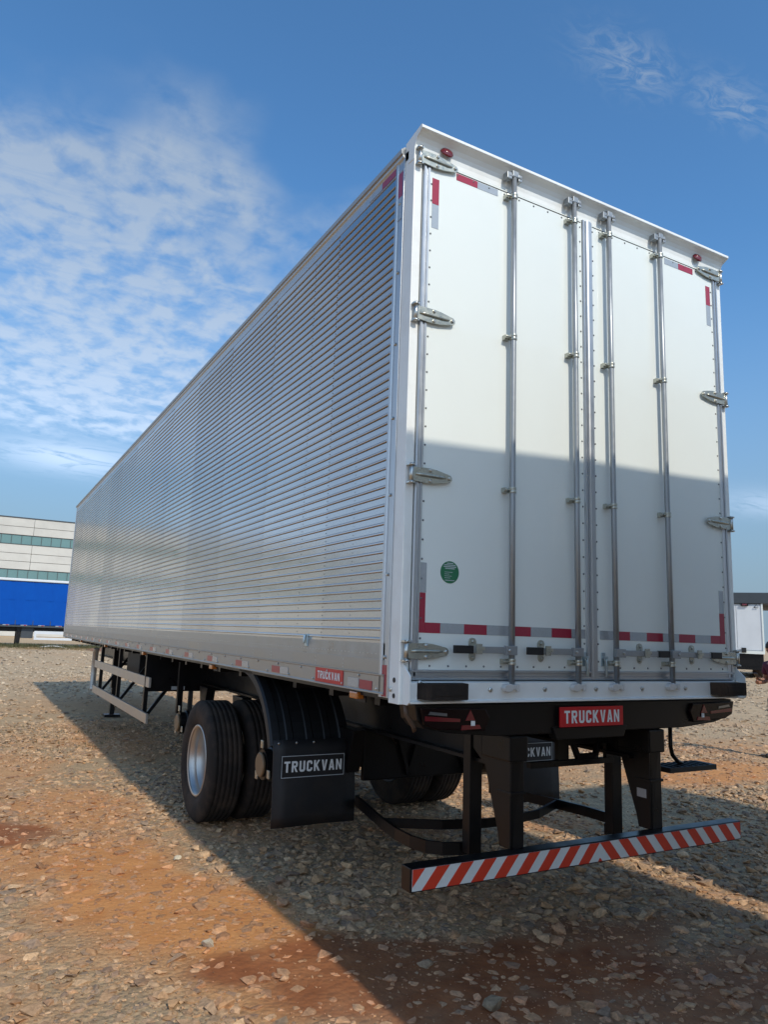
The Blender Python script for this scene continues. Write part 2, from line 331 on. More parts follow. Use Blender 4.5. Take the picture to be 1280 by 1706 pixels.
def axis_coords(lo, hi, step, far):
    a = list(np.arange(lo, hi+1e-6, step)); s = step; x = hi
    while x < far: s *= 1.12; x += s; a.append(x)
    s = step; x = lo; pre = []
    while x > -far: s *= 1.12; x -= s; pre.append(x)
    return np.array(pre[::-1] + a)
def build_ground():
    xs = axis_coords(-4.0, 9.5, .05, 4000); ys = axis_coords(-1.6, 13, .05, 4000)
    X, Y = np.meshgrid(xs, ys); Z = gheight(X, Y)
    nx, ny = len(xs), len(ys)
    co = np.stack([X.ravel(), Y.ravel(), Z.ravel()], 1).astype(np.float32)
    idx = np.arange(nx*ny).reshape(ny, nx)
    q = np.stack([idx[:-1, :-1], idx[:-1, 1:], idx[1:, 1:], idx[1:, :-1]], -1).reshape(-1, 4)
    me = bpy.data.meshes.new('ground'); me.vertices.add(len(co)); me.vertices.foreach_set('co', co.ravel())
    me.loops.add(q.size); me.loops.foreach_set('vertex_index', q.ravel().astype(np.int32))
    me.polygons.add(len(q)); me.polygons.foreach_set('loop_start', np.arange(0, q.size, 4, dtype=np.int32))
    me.polygons.foreach_set('use_smooth', np.ones(len(q), bool)); me.update()
    at = me.color_attributes.new('soil', 'FLOAT_COLOR', 'POINT')
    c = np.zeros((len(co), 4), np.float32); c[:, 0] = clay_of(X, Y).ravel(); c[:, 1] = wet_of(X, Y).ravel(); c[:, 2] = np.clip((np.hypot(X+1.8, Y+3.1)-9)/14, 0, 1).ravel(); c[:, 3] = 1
    at.data.foreach_set('color', c.ravel())
    m = bpy.data.materials.new('soil'); m.use_nodes = True; nt = m.node_tree; L = nt.links.new; b = nt.nodes['Principled BSDF']
    geo = nnew(nt, 'ShaderNodeNewGeometry'); att = nnew(nt, 'ShaderNodeAttribute', attribute_name='soil'); sp = nnew(nt, 'ShaderNodeSeparateColor'); L(att.outputs[0], sp.inputs[0])
    def noise(s, d=4, r=.6):
        n = nnew(nt, 'ShaderNodeTexNoise'); L(geo.outputs['Position'], n.inputs[0]); n.inputs['Scale'].default_value = s; n.inputs['Detail'].default_value = d; n.inputs['Roughness'].default_value = r; return n.outputs[0]
    def vor(s, feat='F1'):
        n = nnew(nt, 'ShaderNodeTexVoronoi', feature=feat); L(geo.outputs['Position'], n.inputs[0]); n.inputs['Scale'].default_value = s; return n
    def mix(a, b_, f, t='MIX'):
        n = nnew(nt, 'ShaderNodeMix', data_type='RGBA', blend_type=t)
        for i, v in ((0, f), (6, a), (7, b_)):
            if isinstance(v, tuple): n.inputs[i].default_value = (*v, 1)
            elif isinstance(v, (int, float)): n.inputs[i].default_value = v
            else: L(v, n.inputs[i])
        return n.outputs[2]
    def ramp(v, a, b_):
        n = nnew(nt, 'ShaderNodeMapRange'); L(v, n.inputs[0]); n.inputs[1].default_value = a; n.inputs[2].default_value = b_; return n.outputs[0]
    v1 = vor(28); v2 = vor(70); vf = vor(11)
    grey = mix((.33, .26, .175), (.50, .395, .265), ramp(noise(.6), .3, .7))
    grey = mix(grey, mix((.18, .16, .13), (.64, .52, .36), v1.outputs['Color']), .45)
    grey = mix(grey, mix((.17, .15, .115), (.60, .49, .33), v2.outputs['Color']), .35)
    grey = mix(grey, mix((.22, .19, .145), (.62, .50, .35), vf.outputs['Color']), .30)
    orange = mix((.46, .21, .075), (.62, .33, .135), ramp(noise(3.5, 6), .3, .7))
    orange = mix(orange, mix((.22, .12, .06), (.50, .34, .2), v2.outputs['Color']), .18)
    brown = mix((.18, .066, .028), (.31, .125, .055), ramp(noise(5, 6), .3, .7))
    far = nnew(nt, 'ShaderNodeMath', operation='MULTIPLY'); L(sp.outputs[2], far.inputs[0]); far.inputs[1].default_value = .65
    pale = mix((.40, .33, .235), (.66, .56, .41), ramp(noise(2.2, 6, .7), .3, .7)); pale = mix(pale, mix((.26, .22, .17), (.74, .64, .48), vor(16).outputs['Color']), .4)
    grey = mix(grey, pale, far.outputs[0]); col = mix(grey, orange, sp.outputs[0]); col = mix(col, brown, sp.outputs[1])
    dk = ramp(noise(1.3, 5), .62, .35)
    col = mix(col, (1.10, .95, .80), 1.0, 'MULTIPLY'); L(col, b.inputs['Base Color']); b.inputs['Roughness'].default_value = .92; b.inputs['Specular IOR Level'].default_value = .25
    # fine relief of grit, softer where there is clay
    h = nnew(nt, 'ShaderNodeMath', operation='ADD'); 
    h1 = nnew(nt, 'ShaderNodeMath', operation='MULTIPLY'); L(v1.outputs['Distance'], h1.inputs[0]); h1.inputs[1].default_value = -1.0
    h2 = nnew(nt, 'ShaderNodeMath', operation='MULTIPLY'); L(noise(45, 6, .7), h2.inputs[0]); h2.inputs[1].default_value = .9
    L(h1.outputs[0], h.inputs[0]); L(h2.outputs[0], h.inputs[1])
    mx = nnew(nt, 'ShaderNodeMath', operation='MAXIMUM'); L(sp.outputs[0], mx.inputs[0]); L(sp.outputs[1], mx.inputs[1])
    st = nnew(nt, 'ShaderNodeMapRange'); L(mx.outputs[0], st.inputs[0]); st.inputs[3].default_value = 1.0; st.inputs[4].default_value = .35
    bp = nnew(nt, 'ShaderNodeBump'); L(h.outputs[0], bp.inputs['Height']); L(st.outputs[0], bp.inputs['Strength']); bp.inputs['Distance'].default_value = .016
    L(bp.outputs[0], b.inputs['Normal'])
    me.materials.append(m); o = bpy.data.objects.new('ground', me); COL.objects.link(o); o['kind'] = 'structure'

def rock_protos(n, seed, flat, npt=(9, 14)):
    rnd = random.Random(seed); out = []
    for i in range(n):
        bm = bmesh.new()
        for k in range(rnd.randint(*npt)):
            v = Vector((rnd.gauss(0, 1), rnd.gauss(0, 1), rnd.gauss(0, 1))).normalized()
            v *= rnd.uniform(.8, 1.15); v.y *= rnd.uniform(.55, .95); v.z *= flat
            bm.verts.new(v)
        r = bmesh.ops.convex_hull(bm, input=bm.verts)
        bmesh.ops.delete(bm, geom=[g for g in r['geom_interior'] if isinstance(g, bmesh.types.BMVert)], context='VERTS')
        bmesh.ops.triangulate(bm, faces=bm.faces); bm.verts.ensure_lookup_table()
        for j, v in enumerate(bm.verts): v.index = j
        out.append((np.array([v.co[:] for v in bm.verts], np.float32), np.array([[v.index for v in f.verts] for f in bm.faces], np.int32))); bm.free()
    return out
def stone_material():
    m = bpy.data.materials.new('stone'); m.use_nodes = True; nt = m.node_tree; L = nt.links.new; b = nt.nodes['Principled BSDF']
    att = nnew(nt, 'ShaderNodeAttribute', attribute_name='tint'); geo = nnew(nt, 'ShaderNodeNewGeometry')
    n = nnew(nt, 'ShaderNodeTexNoise'); L(geo.outputs['Position'], n.inputs[0]); n.inputs['Scale'].default_value = 38; n.inputs['Detail'].default_value = 6; n.inputs['Roughness'].default_value = .7
    r = nnew(nt, 'ShaderNodeMapRange'); L(n.outputs[0], r.inputs[0]); r.inputs[1].default_value = .3; r.inputs[2].default_value = .7; r.inputs[3].default_value = .62; r.inputs[4].default_value = 1.30
    mx = nnew(nt, 'ShaderNodeVectorMath', operation='MULTIPLY'); L(att.outputs[0], mx.inputs[0]); L(r.outputs[0], mx.inputs[1]); 
    L(mx.outputs[0], b.inputs['Base Color']); b.inputs['Roughness'].default_value = .85; b.inputs['Specular IOR Level'].default_value = .3
    bp = nnew(nt, 'ShaderNodeBump'); L(n.outputs[0], bp.inputs['Height']); bp.inputs['Distance'].default_value = .010; bp.inputs['Strength'].default_value = .9; L(bp.outputs[0], b.inputs['Normal'])
    return m
GREYS = np.array([(.38, .315, .225), (.46, .38, .265), (.31, .27, .21), (.53, .435, .30), (.25, .23, .195), (.42, .31, .19), (.60, .50, .35), (.19, .18, .16)])
def tints(n, clay, wet, rs):
    g = GREYS[rs.choice(len(GREYS), n, p=[.2, .18, .15, .13, .12, .12, .06, .04])]
    o = np.array([(.44, .27, .155)]) * rs.uniform(.7, 1.2, (n, 1)); o2 = np.array([(.50, .30, .19)]) * rs.uniform(.6, 1.2, (n, 1))
    k = np.clip(clay*.8 + rs.uniform(-.3, .25, n), 0, .95)[:, None]; g = g*(1-k) + o*k
    k = np.clip(wet*.75 + rs.uniform(-.45, .15, n), 0, .85)[:, None]; g = g*(1-k) + o2*k
    return g * rs.uniform(.85, 1.15, (n, 1)) * np.array([1.17, .93, .77])
def scatter(name, px, py, size, embed, protos, seed, mat_, tilt=.25, stretch=True):
    rs = np.random.RandomState(seed); n = len(px); pid = rs.randint(0, len(protos), n)
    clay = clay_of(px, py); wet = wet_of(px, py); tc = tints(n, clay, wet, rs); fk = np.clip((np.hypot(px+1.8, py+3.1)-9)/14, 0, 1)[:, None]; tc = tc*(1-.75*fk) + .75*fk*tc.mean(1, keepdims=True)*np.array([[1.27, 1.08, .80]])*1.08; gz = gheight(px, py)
    V = []; F = []; T = []; off = 0
    for k, (pv, pf) in enumerate(protos):
        s = np.where(pid == k)[0]
        if len(s) == 0: continue
        a = rs.uniform(0, 2*np.pi, len(s)); tx = rs.normal(0, tilt, len(s)); ty = rs.normal(0, tilt, len(s))
        ca, sa = np.cos(a), np.sin(a)
        v = np.repeat(pv[None], len(s), 0).copy()
        v *= size[s][:, None, None]
        y1 = v[:, :, 1]*np.cos(tx)[:, None] - v[:, :, 2]*np.sin(tx)[:, None]; z1 = v[:, :, 1]*np.sin(tx)[:, None] + v[:, :, 2]*np.cos(tx)[:, None]
        x2 = v[:, :, 0]*np.cos(ty)[:, None] + z1*np.sin(ty)[:, None]; z2 = -v[:, :, 0]*np.sin(ty)[:, None] + z1*np.cos(ty)[:, None]
        x3 = x2*ca[:, None] - y1*sa[:, None]; y3 = x2*sa[:, None] + y1*ca[:, None]
        hgt = pv[:, 2].max()
        z2 = z2 + (size[s]*hgt*(1-2*embed[s]))[:, None]
        w = np.stack([x3 + px[s][:, None], y3 + py[s][:, None], z2 + gz[s][:, None]], -1)
        nv = len(pv); V.append(w.reshape(-1, 3)); F.append((pf[None] + (np.arange(len(s))*nv)[:, None, None] + off).reshape(-1, 3)); off += nv*len(s)
        T.append(np.repeat(tc[s], nv, 0))
    V = np.concatenate(V).astype(np.float32); F = np.concatenate(F).astype(np.int32); T = np.concatenate(T)
    me = bpy.data.meshes.new(name); me.vertices.add(len(V)); me.vertices.foreach_set('co', V.ravel()); me.loops.add(F.size); me.loops.foreach_set('vertex_index', F.ravel())
    me.polygons.add(len(F)); me.polygons.foreach_set('loop_start', np.arange(0, F.size, 3, dtype=np.int32)); me.polygons.foreach_set('use_smooth', np.zeros(len(F), bool)); me.update()
    at = me.color_attributes.new('tint', 'FLOAT_COLOR', 'POINT'); at.data.foreach_set('color', np.concatenate([T, np.ones((len(T), 1))], 1).astype(np.float32).ravel())
    me.materials.append(mat_); o = bpy.data.objects.new(name, me); COL.objects.link(o); return o, len(F)
def build_gravel():
    sm = stone_material(); M['stone'] = sm; rs = np.random.RandomState(5)
    P = rock_protos(28, 3, .42); P2 = rock_protos(20, 8, .60); tot = 0
    X = []; Y = []; SZ = []; E = []
    PT = rock_protos(12, 44, .6, (6, 8))
    def zone(n, r0, r1, a0, a1, med, sig, lo, hi):
        r = np.sqrt(rs.uniform(r0*r0, r1*r1, n)); a = np.radians(rs.uniform(a0, a1, n))
        x = CAM.x + r*np.sin(a); y = CAM.y + r*np.cos(a)
        s = np.clip(np.exp(rs.normal(np.log(med), sig, n)), lo, hi)
        wet = wet_of(x, y); clay = clay_of(x, y)
        g = np.clip(fbm(x*.9, y*.9, 33)*3.2-.85, .22, 1)
        keep = rs.rand(n) < np.clip(g*(1-.86*wet)*(1-.72*clay), 0, 1)
        e = rs.uniform(.12, .62, n) + .26*wet + .24*clay
        X.append(x[keep]); Y.append(y[keep]); SZ.append(s[keep]); E.append(np.clip(e, 0, .9)[keep])
    zone(26000, 1.6, 6.5, -18, 78, .019, .58, .006, .070); zone(700, 1.6, 6.5, -18, 78, .045, .3, .03, .075)
    zone(11000, 1.6, 6.0, -18, 78, .009, .3, .004, .015)
    zone(52000, 6.5, 14.0, -14, 72, .026, .42, .012, .06)
    zone(34000, 14.0, 32.0, -12, 70, .040, .42, .02, .08); zone(16000, 32.0, 58.0, -10, 68, .065, .4, .03, .13)
    x, y, s, e = map(np.concatenate, (X, Y, SZ, E))
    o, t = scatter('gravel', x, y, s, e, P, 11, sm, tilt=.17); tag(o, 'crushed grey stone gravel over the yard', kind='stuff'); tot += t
    n = 60000; r = np.sqrt(rs.uniform(1.6**2, 7.0**2, n)); a = np.radians(rs.uniform(-18, 78, n)); x = CAM.x + r*np.sin(a); y = CAM.y + r*np.cos(a)
    k = rs.rand(n) < np.clip(.95 - .75*wet_of(x, y) - .55*clay_of(x, y), .08, 1); x, y = x[k], y[k]
    o, t3 = scatter('grit', x, y, np.clip(np.exp(rs.normal(np.log(.0055), .35, len(x))), .003, .012), rs.uniform(.0, .5, len(x)), PT, 19, sm); tag(o, 'fine grit and chips between the stones', kind='stuff')
    # larger flat stones set in the damp clay
    n = 15000; x = rs.uniform(-2.6, 3.4, n); y = rs.uniform(-1.9, 6.2, n); w_ = wet_of(x, y); c_ = clay_of(x, y); k = rs.rand(n) < np.where(w_ > .35, .27, .80*(1-.45*c_)); x, y, w_ = x[k], y[k], w_[k]
    s = np.clip(np.exp(rs.normal(np.log(.031), .38, len(x))), .010, .075) * np.where(w_ > .35, .92, 1)
    o, t2 = scatter('embedded_stones', x, y, s, rs.uniform(.40, .66, len(x)), rock_protos(24, 21, .26, (12, 16)), 12, sm, tilt=.05); tag(o, 'flat stones pressed into the ground', kind='stuff')
    pass
build_ground(); build_gravel()

def make_rock(loc, size, seed, tint, label, flat=.7, rot=0):
    p = rock_protos(1, seed, flat, (16, 22))[0]; mb = MB(); c, s = math.cos(rot), math.sin(rot)
    mb.add([((v[0]*c-v[1]*s)*size, (v[0]*s+v[1]*c)*size, v[2]*size) for v in p[0]], [tuple(int(i) for i in f) for f in p[1]])
    me = mb.mesh('loose_stone', M['stone'], size*.05)
    at = me.color_attributes.new('tint', 'FLOAT_COLOR', 'POINT'); at.data.foreach_set('color', np.tile(np.array([*tint, 1], np.float32), len(me.vertices)))
    o = bpy.data.objects.new('loose_stone', me); COL.objects.link(o)
    z = float(gheight(np.array([loc[0]]), np.array([loc[1]]))[0]); o.location = (loc[0], loc[1], z + size*flat*.55)
    tag(o, label, 'stone', 'loose stones lying on the yard')
make_rock((-.33, .46), .034, 3, (.58, .34, .19), 'pale orange chipped stone lying on damp red clay in the foreground', .45, .4)
make_rock((-.57, .96), .034, 9, (.48, .41, .31), 'small jagged light grey stone on orange dust at the edge of the sun', .9)
make_rock((-1.46, 1.49), .042, 14, (.48, .27, .15), 'angular orange stone near the left edge of the photo', .6)
make_rock((-.35, 2.5), .034, 17, (.60, .52, .38), 'round cream stone in sunlight left of the mud flap', .65)
make_rock((1.52, .42), .048, 23, (.34, .22, .13), 'upright tan stone in shade below the striped bumper', 1.0)
make_rock((.43, -.22), .058, 31, (.30, .215, .135), 'large grey block of stone standing proud of the shaded red clay', .6)
make_rock((.40, .31), .050, 37, (.40, .27, .17), 'wide flat tan stone on the clay where shade begins', .35)
make_rock((1.28, -.27), .022, 41, (.42, .25, .14), 'tiny tan pebble lying alone on the shaded brown clay', .8)
make_rock((1.62, -.48), .062, 43, (.36, .23, .16), 'broad reddish flat stone in shade at the lower right', .3)

# ================================================================== BOX TRAILER
ZB, ZT, LEN = 1.338, 4.39, 15.12
def build_trailer():
    T = thing('box_trailer', (1.3, 0, 0), 'large silver box trailer with ribbed aluminium side and white rear doors', 'trailer', 'box trailers parked end to end in the yard')
    # ---- core: floor, roof, front wall
    part('floor', MB().box(.03, 2.57, .12, 15.0, 1.345, 1.40), 'black_steel', T)
    b = MB(); b.prism([(.0, 4.385), (.35, 4.41), (1.3, 4.425), (2.25, 4.41), (2.6, 4.385), (2.6, 4.375), (0, 4.375)], 'y', .10, 15.08)
    part('roof', b, 'white_frame', T)
    b = MB().box(.02, 2.58, 15.06, 15.12, 1.34, 4.38)
    for x in (.65, 1.3, 1.95): b.box(x-.03, x+.03, 15.12, 15.14, 1.4, 4.3)
    part('front_wall', b, 'white_frame', T, .004)
    # ---- ribbed side sheets; one sheet per panel, both sides
    pitch = .0505; z0 = 1.640; rows = 52
    prof = [(0.0, 1.40)]                           # (outward, z)
    for i in range(rows):
        z = z0 + i*pitch
        prof += [(0, z-.0005), (-.0030, z-.0002), (-.0030, z+.0012), (.0056, z+.0022), (.0086, z+.0055), (.0084, z+.0105), (.0050, z+.0155), (0, z+.0185)]
    prof.append((0, 4.30))
    seams = [.185, .925]; 
    while seams[-1] + 1.145 < 14.6: seams.append(seams[-1] + 1.145)
    seams.append(15.06)
    for side in (0, 1):
        sx = (lambda d: -d + .004) if side == 0 else (lambda d: 2.596 + d)
        for i in range(len(seams)-1):
            a, c = seams[i], seams[i+1]
            bow = random.uniform(-.001, .001); b = MB(); n = len(prof); v = []; ny = 3
            for k in range(ny+1):
                yy = a + (c-a+.012)*k/ny; ex = .0030*k/ny + (bow if 0 < k < ny else 0)
                v += [(sx(d + ex), yy, z) for d, z in prof]
            f = [(k*n+j, k*n+j+1, (k+1)*n+j+1, (k+1)*n+j) for k in range(ny) for j in range(n-1)]
            b.add(v, f, False); part('side_panel', b, ('siding', 'siding_bright', 'siding', 'siding_dull', 'siding_bright')[i % 5], T)
    sm_ = None
    for side in (0, 1):
        xx = .0015 if side == 0 else 2.5965
        for y in seams[1:-1]:
            if sm_ is None: sm_ = part('panel_seam', MB().box(xx, xx+.002, y-.003, y+.003, 1.63, 4.29), 'seam_alu', T); y0s, x0s = y, xx
            else: share(sm_, T, (xx-x0s, y-y0s, 0))
    for side in (0, 1):
        X = .004 if side == 0 else 2.596; sg = -1 if side == 0 else 1
        b = MB()
        ys = [.57]; 
        while ys[-1] < 14.9: ys.append(ys[-1] + .3817)
        for y in ys:
            for i in range(rows+1):
                z = z0 - .018 + i*pitch
                b.lathe([(0, .0046), (sg*.0018, .0034), (sg*.0020, .0001)], (X + sg*.0004, y, z), 'x', 5, False)
        part('side_rivets', b, 'seam_alu', T, kind='stuff')
        # lower skirt sheets
        b = MB().box(min(X, X+sg*.004), max(X, X+sg*.004), .15, 15.08, 1.545, 1.628); part('skirt_strip', b, 'strip_grey', T)
        b = MB(); b.box(min(X, X+sg*.007), max(X, X+sg*.007), .15, 15.09, 1.470, 1.545)
        part('skirt_sheet', b, 'skirt_alu', T, .001)
        b = MB(); pr = [(0, 1.372), (.016, 1.372), (.016, 1.378), (.012, 1.384), (.012, 1.462), (.018, 1.466), (.018, 1.472), (0, 1.474)]
        b.prism([(X+sg*d, z) for d, z in pr], 'y', .14, 15.12); part('bottom_rail', b, 'skirt_alu', T)
        b = MB()
        for y in np.arange(.2, 15, .045): b.lathe([(0, .004), (sg*.002, .003), (sg*.0025, .0001)], (X+sg*.004, y, 1.572), 'x', 5, False)
        for k, y in enumerate(np.arange(.21, 15, .2)): b.bolt((X+sg*.012, y, 1.452 if k % 2 else 1.395), 'x', sg, .008, .008)
        for k, y in enumerate(np.arange(.62, 15, .3817)):
            for z in (1.487, 1.505, 1.528): b.lathe([(0, .0045), (sg*.003, .003), (sg*.0035, .0001)], (X+sg*.007, y, z), 'x', 5, False)
        part('rail_bolts', b, 'bolt_steel', T, kind='stuff')
        # top rail
        b = MB(); pr = [(0, 4.28), (.006, 4.28), (.006, 4.335), (.018, 4.345), (.022, 4.375), (.014, 4.395), (-.03, 4.40), (-.03, 4.28)]
        b.prism([(X+sg*d, z) for d, z in pr], 'y', .10, 15.13); part('top_rail', b, 'alu_profile', T, .001)
        b = MB(); b.prism([(X+sg*.006, 4.352), (X+sg*.030, 4.362), (X+sg*.034, 4.386), (X+sg*.012, 4.405), (X-sg*.05, 4.41), (X-sg*.05, 4.39)], 'y', .10, 15.14); part('roof_gutter', b, 'zinc_grey', T)
        # rear edge moulding beside the post and front corner moulding
        b = MB(); b.prism([(X, .098), (X+sg*.010, .098), (X+sg*.010, .112), (X+sg*.004, .118), (X+sg*.004, .168), (X+sg*.012, .172), (X+sg*.012, .190), (X, .192)], 'z', 1.36, 4.355)
        part('corner_moulding', b, 'alu_profile', T, .001)
        b = MB().box(min(X, X+sg*.012), max(X, X+sg*.012), 15.02, 15.13, 1.36, 4.38); part('corner_moulding', b, 'alu_profile', T, .003)
        b = MB()
        for z in np.arange(1.56, 4.3, .42): b.bolt((X+sg*.004, .145, z), 'x', sg, .010, .009)
        part('moulding_bolts', b, 'bolt_steel', T, kind='stuff')
        # reflective tape on the side
        def tape(y0, y1, zz0, zz1, m, off=.0135):
            part('reflective_tape', MB().box(min(X+sg*(off-.001), X+sg*(off+.0012)), max(X+sg*(off-.001), X+sg*(off+.0012)), y0, y1, zz0, zz1), m, T)
        tape(.26, .40, 1.385, 1.432, 'tape_red'); tape(.41, .54, 1.388, 1.436, 'tape_grey')
        y = 1.57
        while y < 14.8: tape(y, y+.15, 1.392, 1.436, 'tape_red'); tape(y-.15, y-.004, 1.392, 1.436, 'tape_grey'); y += .80
        tape(.118, .168, 1.365, 1.52, 'tape_red', .0062); tape(.120, .166, 4.12, 4.27, 'tape_red', .0062); tape(.120, .166, 3.98, 4.118, 'tape_grey', .0062)
        tape(.20, .36, 4.288, 4.330, 'tape_red', .0075); tape(.362, .52, 4.288, 4.330, 'tape_grey', .0075)
        # side name plate
        bd = part('name_plate', MB().box(min(X+sg*.0125, X+sg*.016), max(X+sg*.0125, X+sg*.016), .60, .975, 1.384, 1.466), 'badge_red', T)
        t = MB(); lettering(t, 'TRUCKVAN', (X+sg*.0175, .94 if side == 0 else .635, 1.403), (0, -1 if side == 0 else 1, 0), (0, 0, 1), .044, .305)
        part('lettering', t, 'print_white', bd)
        for y in (.505, 3.27, 6.23, 9.2, 12.2):
            lp = part('marker_lamp', MB().box(min(X+sg*-.05, X-sg*.004), max(X+sg*-.05, X-sg*.004), y-.048, y+.048, 1.322, 1.360), 'lamp_amber', T, .008)
            part('lamp_base', MB().box(min(X-sg*.06, X-sg*.051), max(X-sg*.06, X-sg*.051), y-.06, y+.06, 1.305, 1.372), 'black_plastic', lp)
        lb = MB().box(min(X, X+sg*.012), max(X, X+sg*.012), 1.138, 1.176, 1.583, 1.66); lb.tube([(X+sg*.02, 1.157, 1.655), (X+sg*.024, 1.157, 1.60)], .008, 8)
        part('tie_latch', lb, 'zinc_blue', T, .002)
    # ---- rear frame
    for side in (0, 1):
        xo = 0 if side == 0 else 2.6; sg = 1 if side == 0 else -1
        def bx(mb, a, c, y0, y1, q0, q1): return mb.box(min(xo+sg*a, xo+sg*c), max(xo+sg*a, xo+sg*c), y0, y1, q0, q1)
        b = MB(); b.prism([(xo, 0), (xo+sg*.052, 0), (xo+sg*.052, .03), (xo+sg*.075, .03), (xo+sg*.075, .10), (xo, .10)], 'z', ZB, 4.37)
        p = part('rear_post', b, 'white_frame', T, .003)
        b = MB()
        for (yy, z, r) in ((.045, 1.452, .013), (.045, 1.376, .012)): b.lathe([(0, r), (-sg*.0015, r), (-sg*.0015, .0001)], (xo-sg*.0006, yy, z), 'x', 14, False)
        part('drain_hole', b, 'black_plastic', p)
        b = MB(); b.bolt((xo, .075, 1.405), 'x', -sg, .013, .01); part('post_bolt', b, 'bolt_steel', p)
        # gusset plate flaring back to the sill
        b = MB(); b.prism([(0.0, 1.54), (-.072, 1.478), (-.072, 1.352), (-.05, 1.34), (0, 1.34)], 'x', xo+sg*.018, xo+sg*.026); part('gusset_plate', b, 'white_frame', T, .001)
    b = MB(); b.prism([(-.002, 1.452), (-.048, 1.446), (-.050, 1.362), (-.066, 1.356), (-.066, 1.346), (-.0, 1.340), (.09, 1.340), (.09, 1.452)], 'x', .027, 2.573)
    part('rear_sill', b, 'white_frame', T, .002)
    b = MB(); b.prism([(.0, 4.312), (-.001, 4.340), (-.006, 4.364), (-.017, 4.384), (-.034, 4.402), (-.054, 4.414), (-.074, 4.421), (-.078, 4.424), (-.078, 4.439), (-.074, 4.443), (-.02, 4.440), (.10, 4.425), (.10, 4.312)], 'x', .0, 2.6, smooth=False)
    part('rear_header', b, 'white_frame', T, .0015)
    for x0, x1 in ((-.003, -.0005), (2.6005, 2.603)):
        part('header_end_plate', MB().prism([(.0, 4.28), (-.004, 4.35), (-.024, 4.392), (-.078, 4.422), (-.078, 4.441), (-.070, 4.445), (.06, 4.425), (.06, 4.28)], 'x', x0, x1), 'white_frame', T)
    for x in (.20, 2.335):
        lp = part('marker_lamp', MB().lathe([(.004, .040), (-.006, .040), (-.007, .035), (-.013, .033), (-.018, .022), (-.020, .0001)], (0, 0, 0), 'y', 20), 'lamp_red', T)
        lp.location = Vector((x-1.3, -.018, 4.378)); lp.rotation_euler = (R(-30), 0, 0)
    b = MB()
    for z in (1.446, 1.388): b.bolt((.090, -.049, z), 'y', -1, .013, .010)
    for x in (.521, .89, 1.268, 1.642, 2.022): b.bolt((x, -.049, 1.410), 'y', -1, .014, .010)
    for z in (1.446, 1.388): b.bolt((2.51, -.049, z), 'y', -1, .013, .010)
    part('sill_bolts', b, 'bolt_steel', T, kind='stuff')
    for x0, x1 in ((.075, .345), (2.255, 2.525)):
        b = MB(); b.prism([(x0, -.05), (x0+.012, -.12), (x0+.03, -.135), (x1-.03, -.135), (x1-.012, -.12), (x1, -.05)], 'z', 1.368, 1.446)
        b.box(x0+.055, x1-.055, -.138, -.134, 1.388, 1.428)
        part('rubber_buffer', b, 'rubber', T, .006)
    # ---- doors
    def door(xa, xb, hinge_left):
        D = part('rear_door', MB().box(xa+.002, xb-.002, -.004, .035, 1.505, 4.308), 'white_paint', T)
        D['label'] = 'left rear door of white panel' if hinge_left else 'right rear door of white panel'
        xh, xm = (xa, xb) if hinge_left else (xb, xa); s = 1 if hinge_left else -1
        def vprof(x, s_, w, name):
            b = MB(); pr = [(0, .0), (0, -.010), (.005, -.016), (w*.35, -.016), (w*.38, -.010), (w*.62, -.010), (w*.65, -.016), (w-.004, -.016), (w, -.006), (w, 0)]
            b.prism([(x+s_*p, q) for p, q in pr], 'z', 1.466, 4.311); part(name, b, 'alu_profile', D)
        vprof(xh, s, .046, 'door_edge_profile'); vprof(xm, -s, .040, 'door_edge_profile')
        b = MB(); pr = [(0, 1.458), (-.014, 1.458), (-.018, 1.464), (-.018, 1.474), (-.010, 1.477), (-.010, 1.492), (-.020, 1.495), (-.020, 1.503), (-.012, 1.507), (0, 1.507)]
        b.prism(pr, 'x', xa, xb); part('door_bottom_profile', b, 'alu_profile', D)
        b = MB().box(xa+.05, xb-.045, -.0062, -.0042, 4.292, 4.296); part('door_top_seal', b, 'rubber', D)
        b = MB()
        lx = [xh + s*.058, xm - s*.052]
        for x in lx:
            for z in np.arange(1.56, 4.28, .1): b.lathe([(0, .0062), (-.003, .005), (-.0055, .0001)], (x, -.0042, z), 'y', 6, False)
        for z in (1.525, 4.275):
            n = 10
            for i in range(n): b.lathe([(0, .0062), (-.003, .005), (-.0055, .0001)], (min(lx)+.06 + (max(lx)-min(lx)-.1)*i/(n-1), -.0042, z), 'y', 6, False)
        part('door_rivets', b, 'seam_alu', D, kind='stuff')
        # hinges
        for z in (4.292, 3.372, 2.492, 1.597):
            X0 = xh + s*.012 - s*.040; b = MB()
            out = [(0, .036), (.055, .040), (.11, .040), (.15, .037), (.235, .020), (.247, .008), (.247, -.008), (.235, -.020), (.15, -.037), (.11, -.040), (.055, -.040), (0, -.036)]
            b.prism([(X0+s*p, z+q) for p, q in out], 'y', -.026, -.019)
            H = part('hinge', b, 'zinc_yellow', D, .0015)
            r = MB(); r.tube([(X0+s*.02, -.0265, z), (X0+s*.05, -.029, z), (X0+s*.18, -.029, z), (X0+s*.205, -.0265, z)], [.006, .0085, .0085, .005], 10); part('hinge_rib', r, 'zinc_yellow', H)
            r = MB(); r.tube([(X0-s*.004, -.024, z-.048), (X0-s*.004, -.024, z+.048)], .0115, 12)
            for zz in (z-.047, z+.047):
                r.box(min(X0-s*.022, X0+s*.012), max(X0-s*.022, X0+s*.012), -.036, .0, zz-.004, zz+.004); r.lathe([(-.006, .0001), (-.006, .015), (.006, .015), (.006, .0001)], (X0-s*.004, -.024, zz), 'z', 12)
            part('hinge_pin', r, 'bolt_steel', H, 0)
            r = MB()
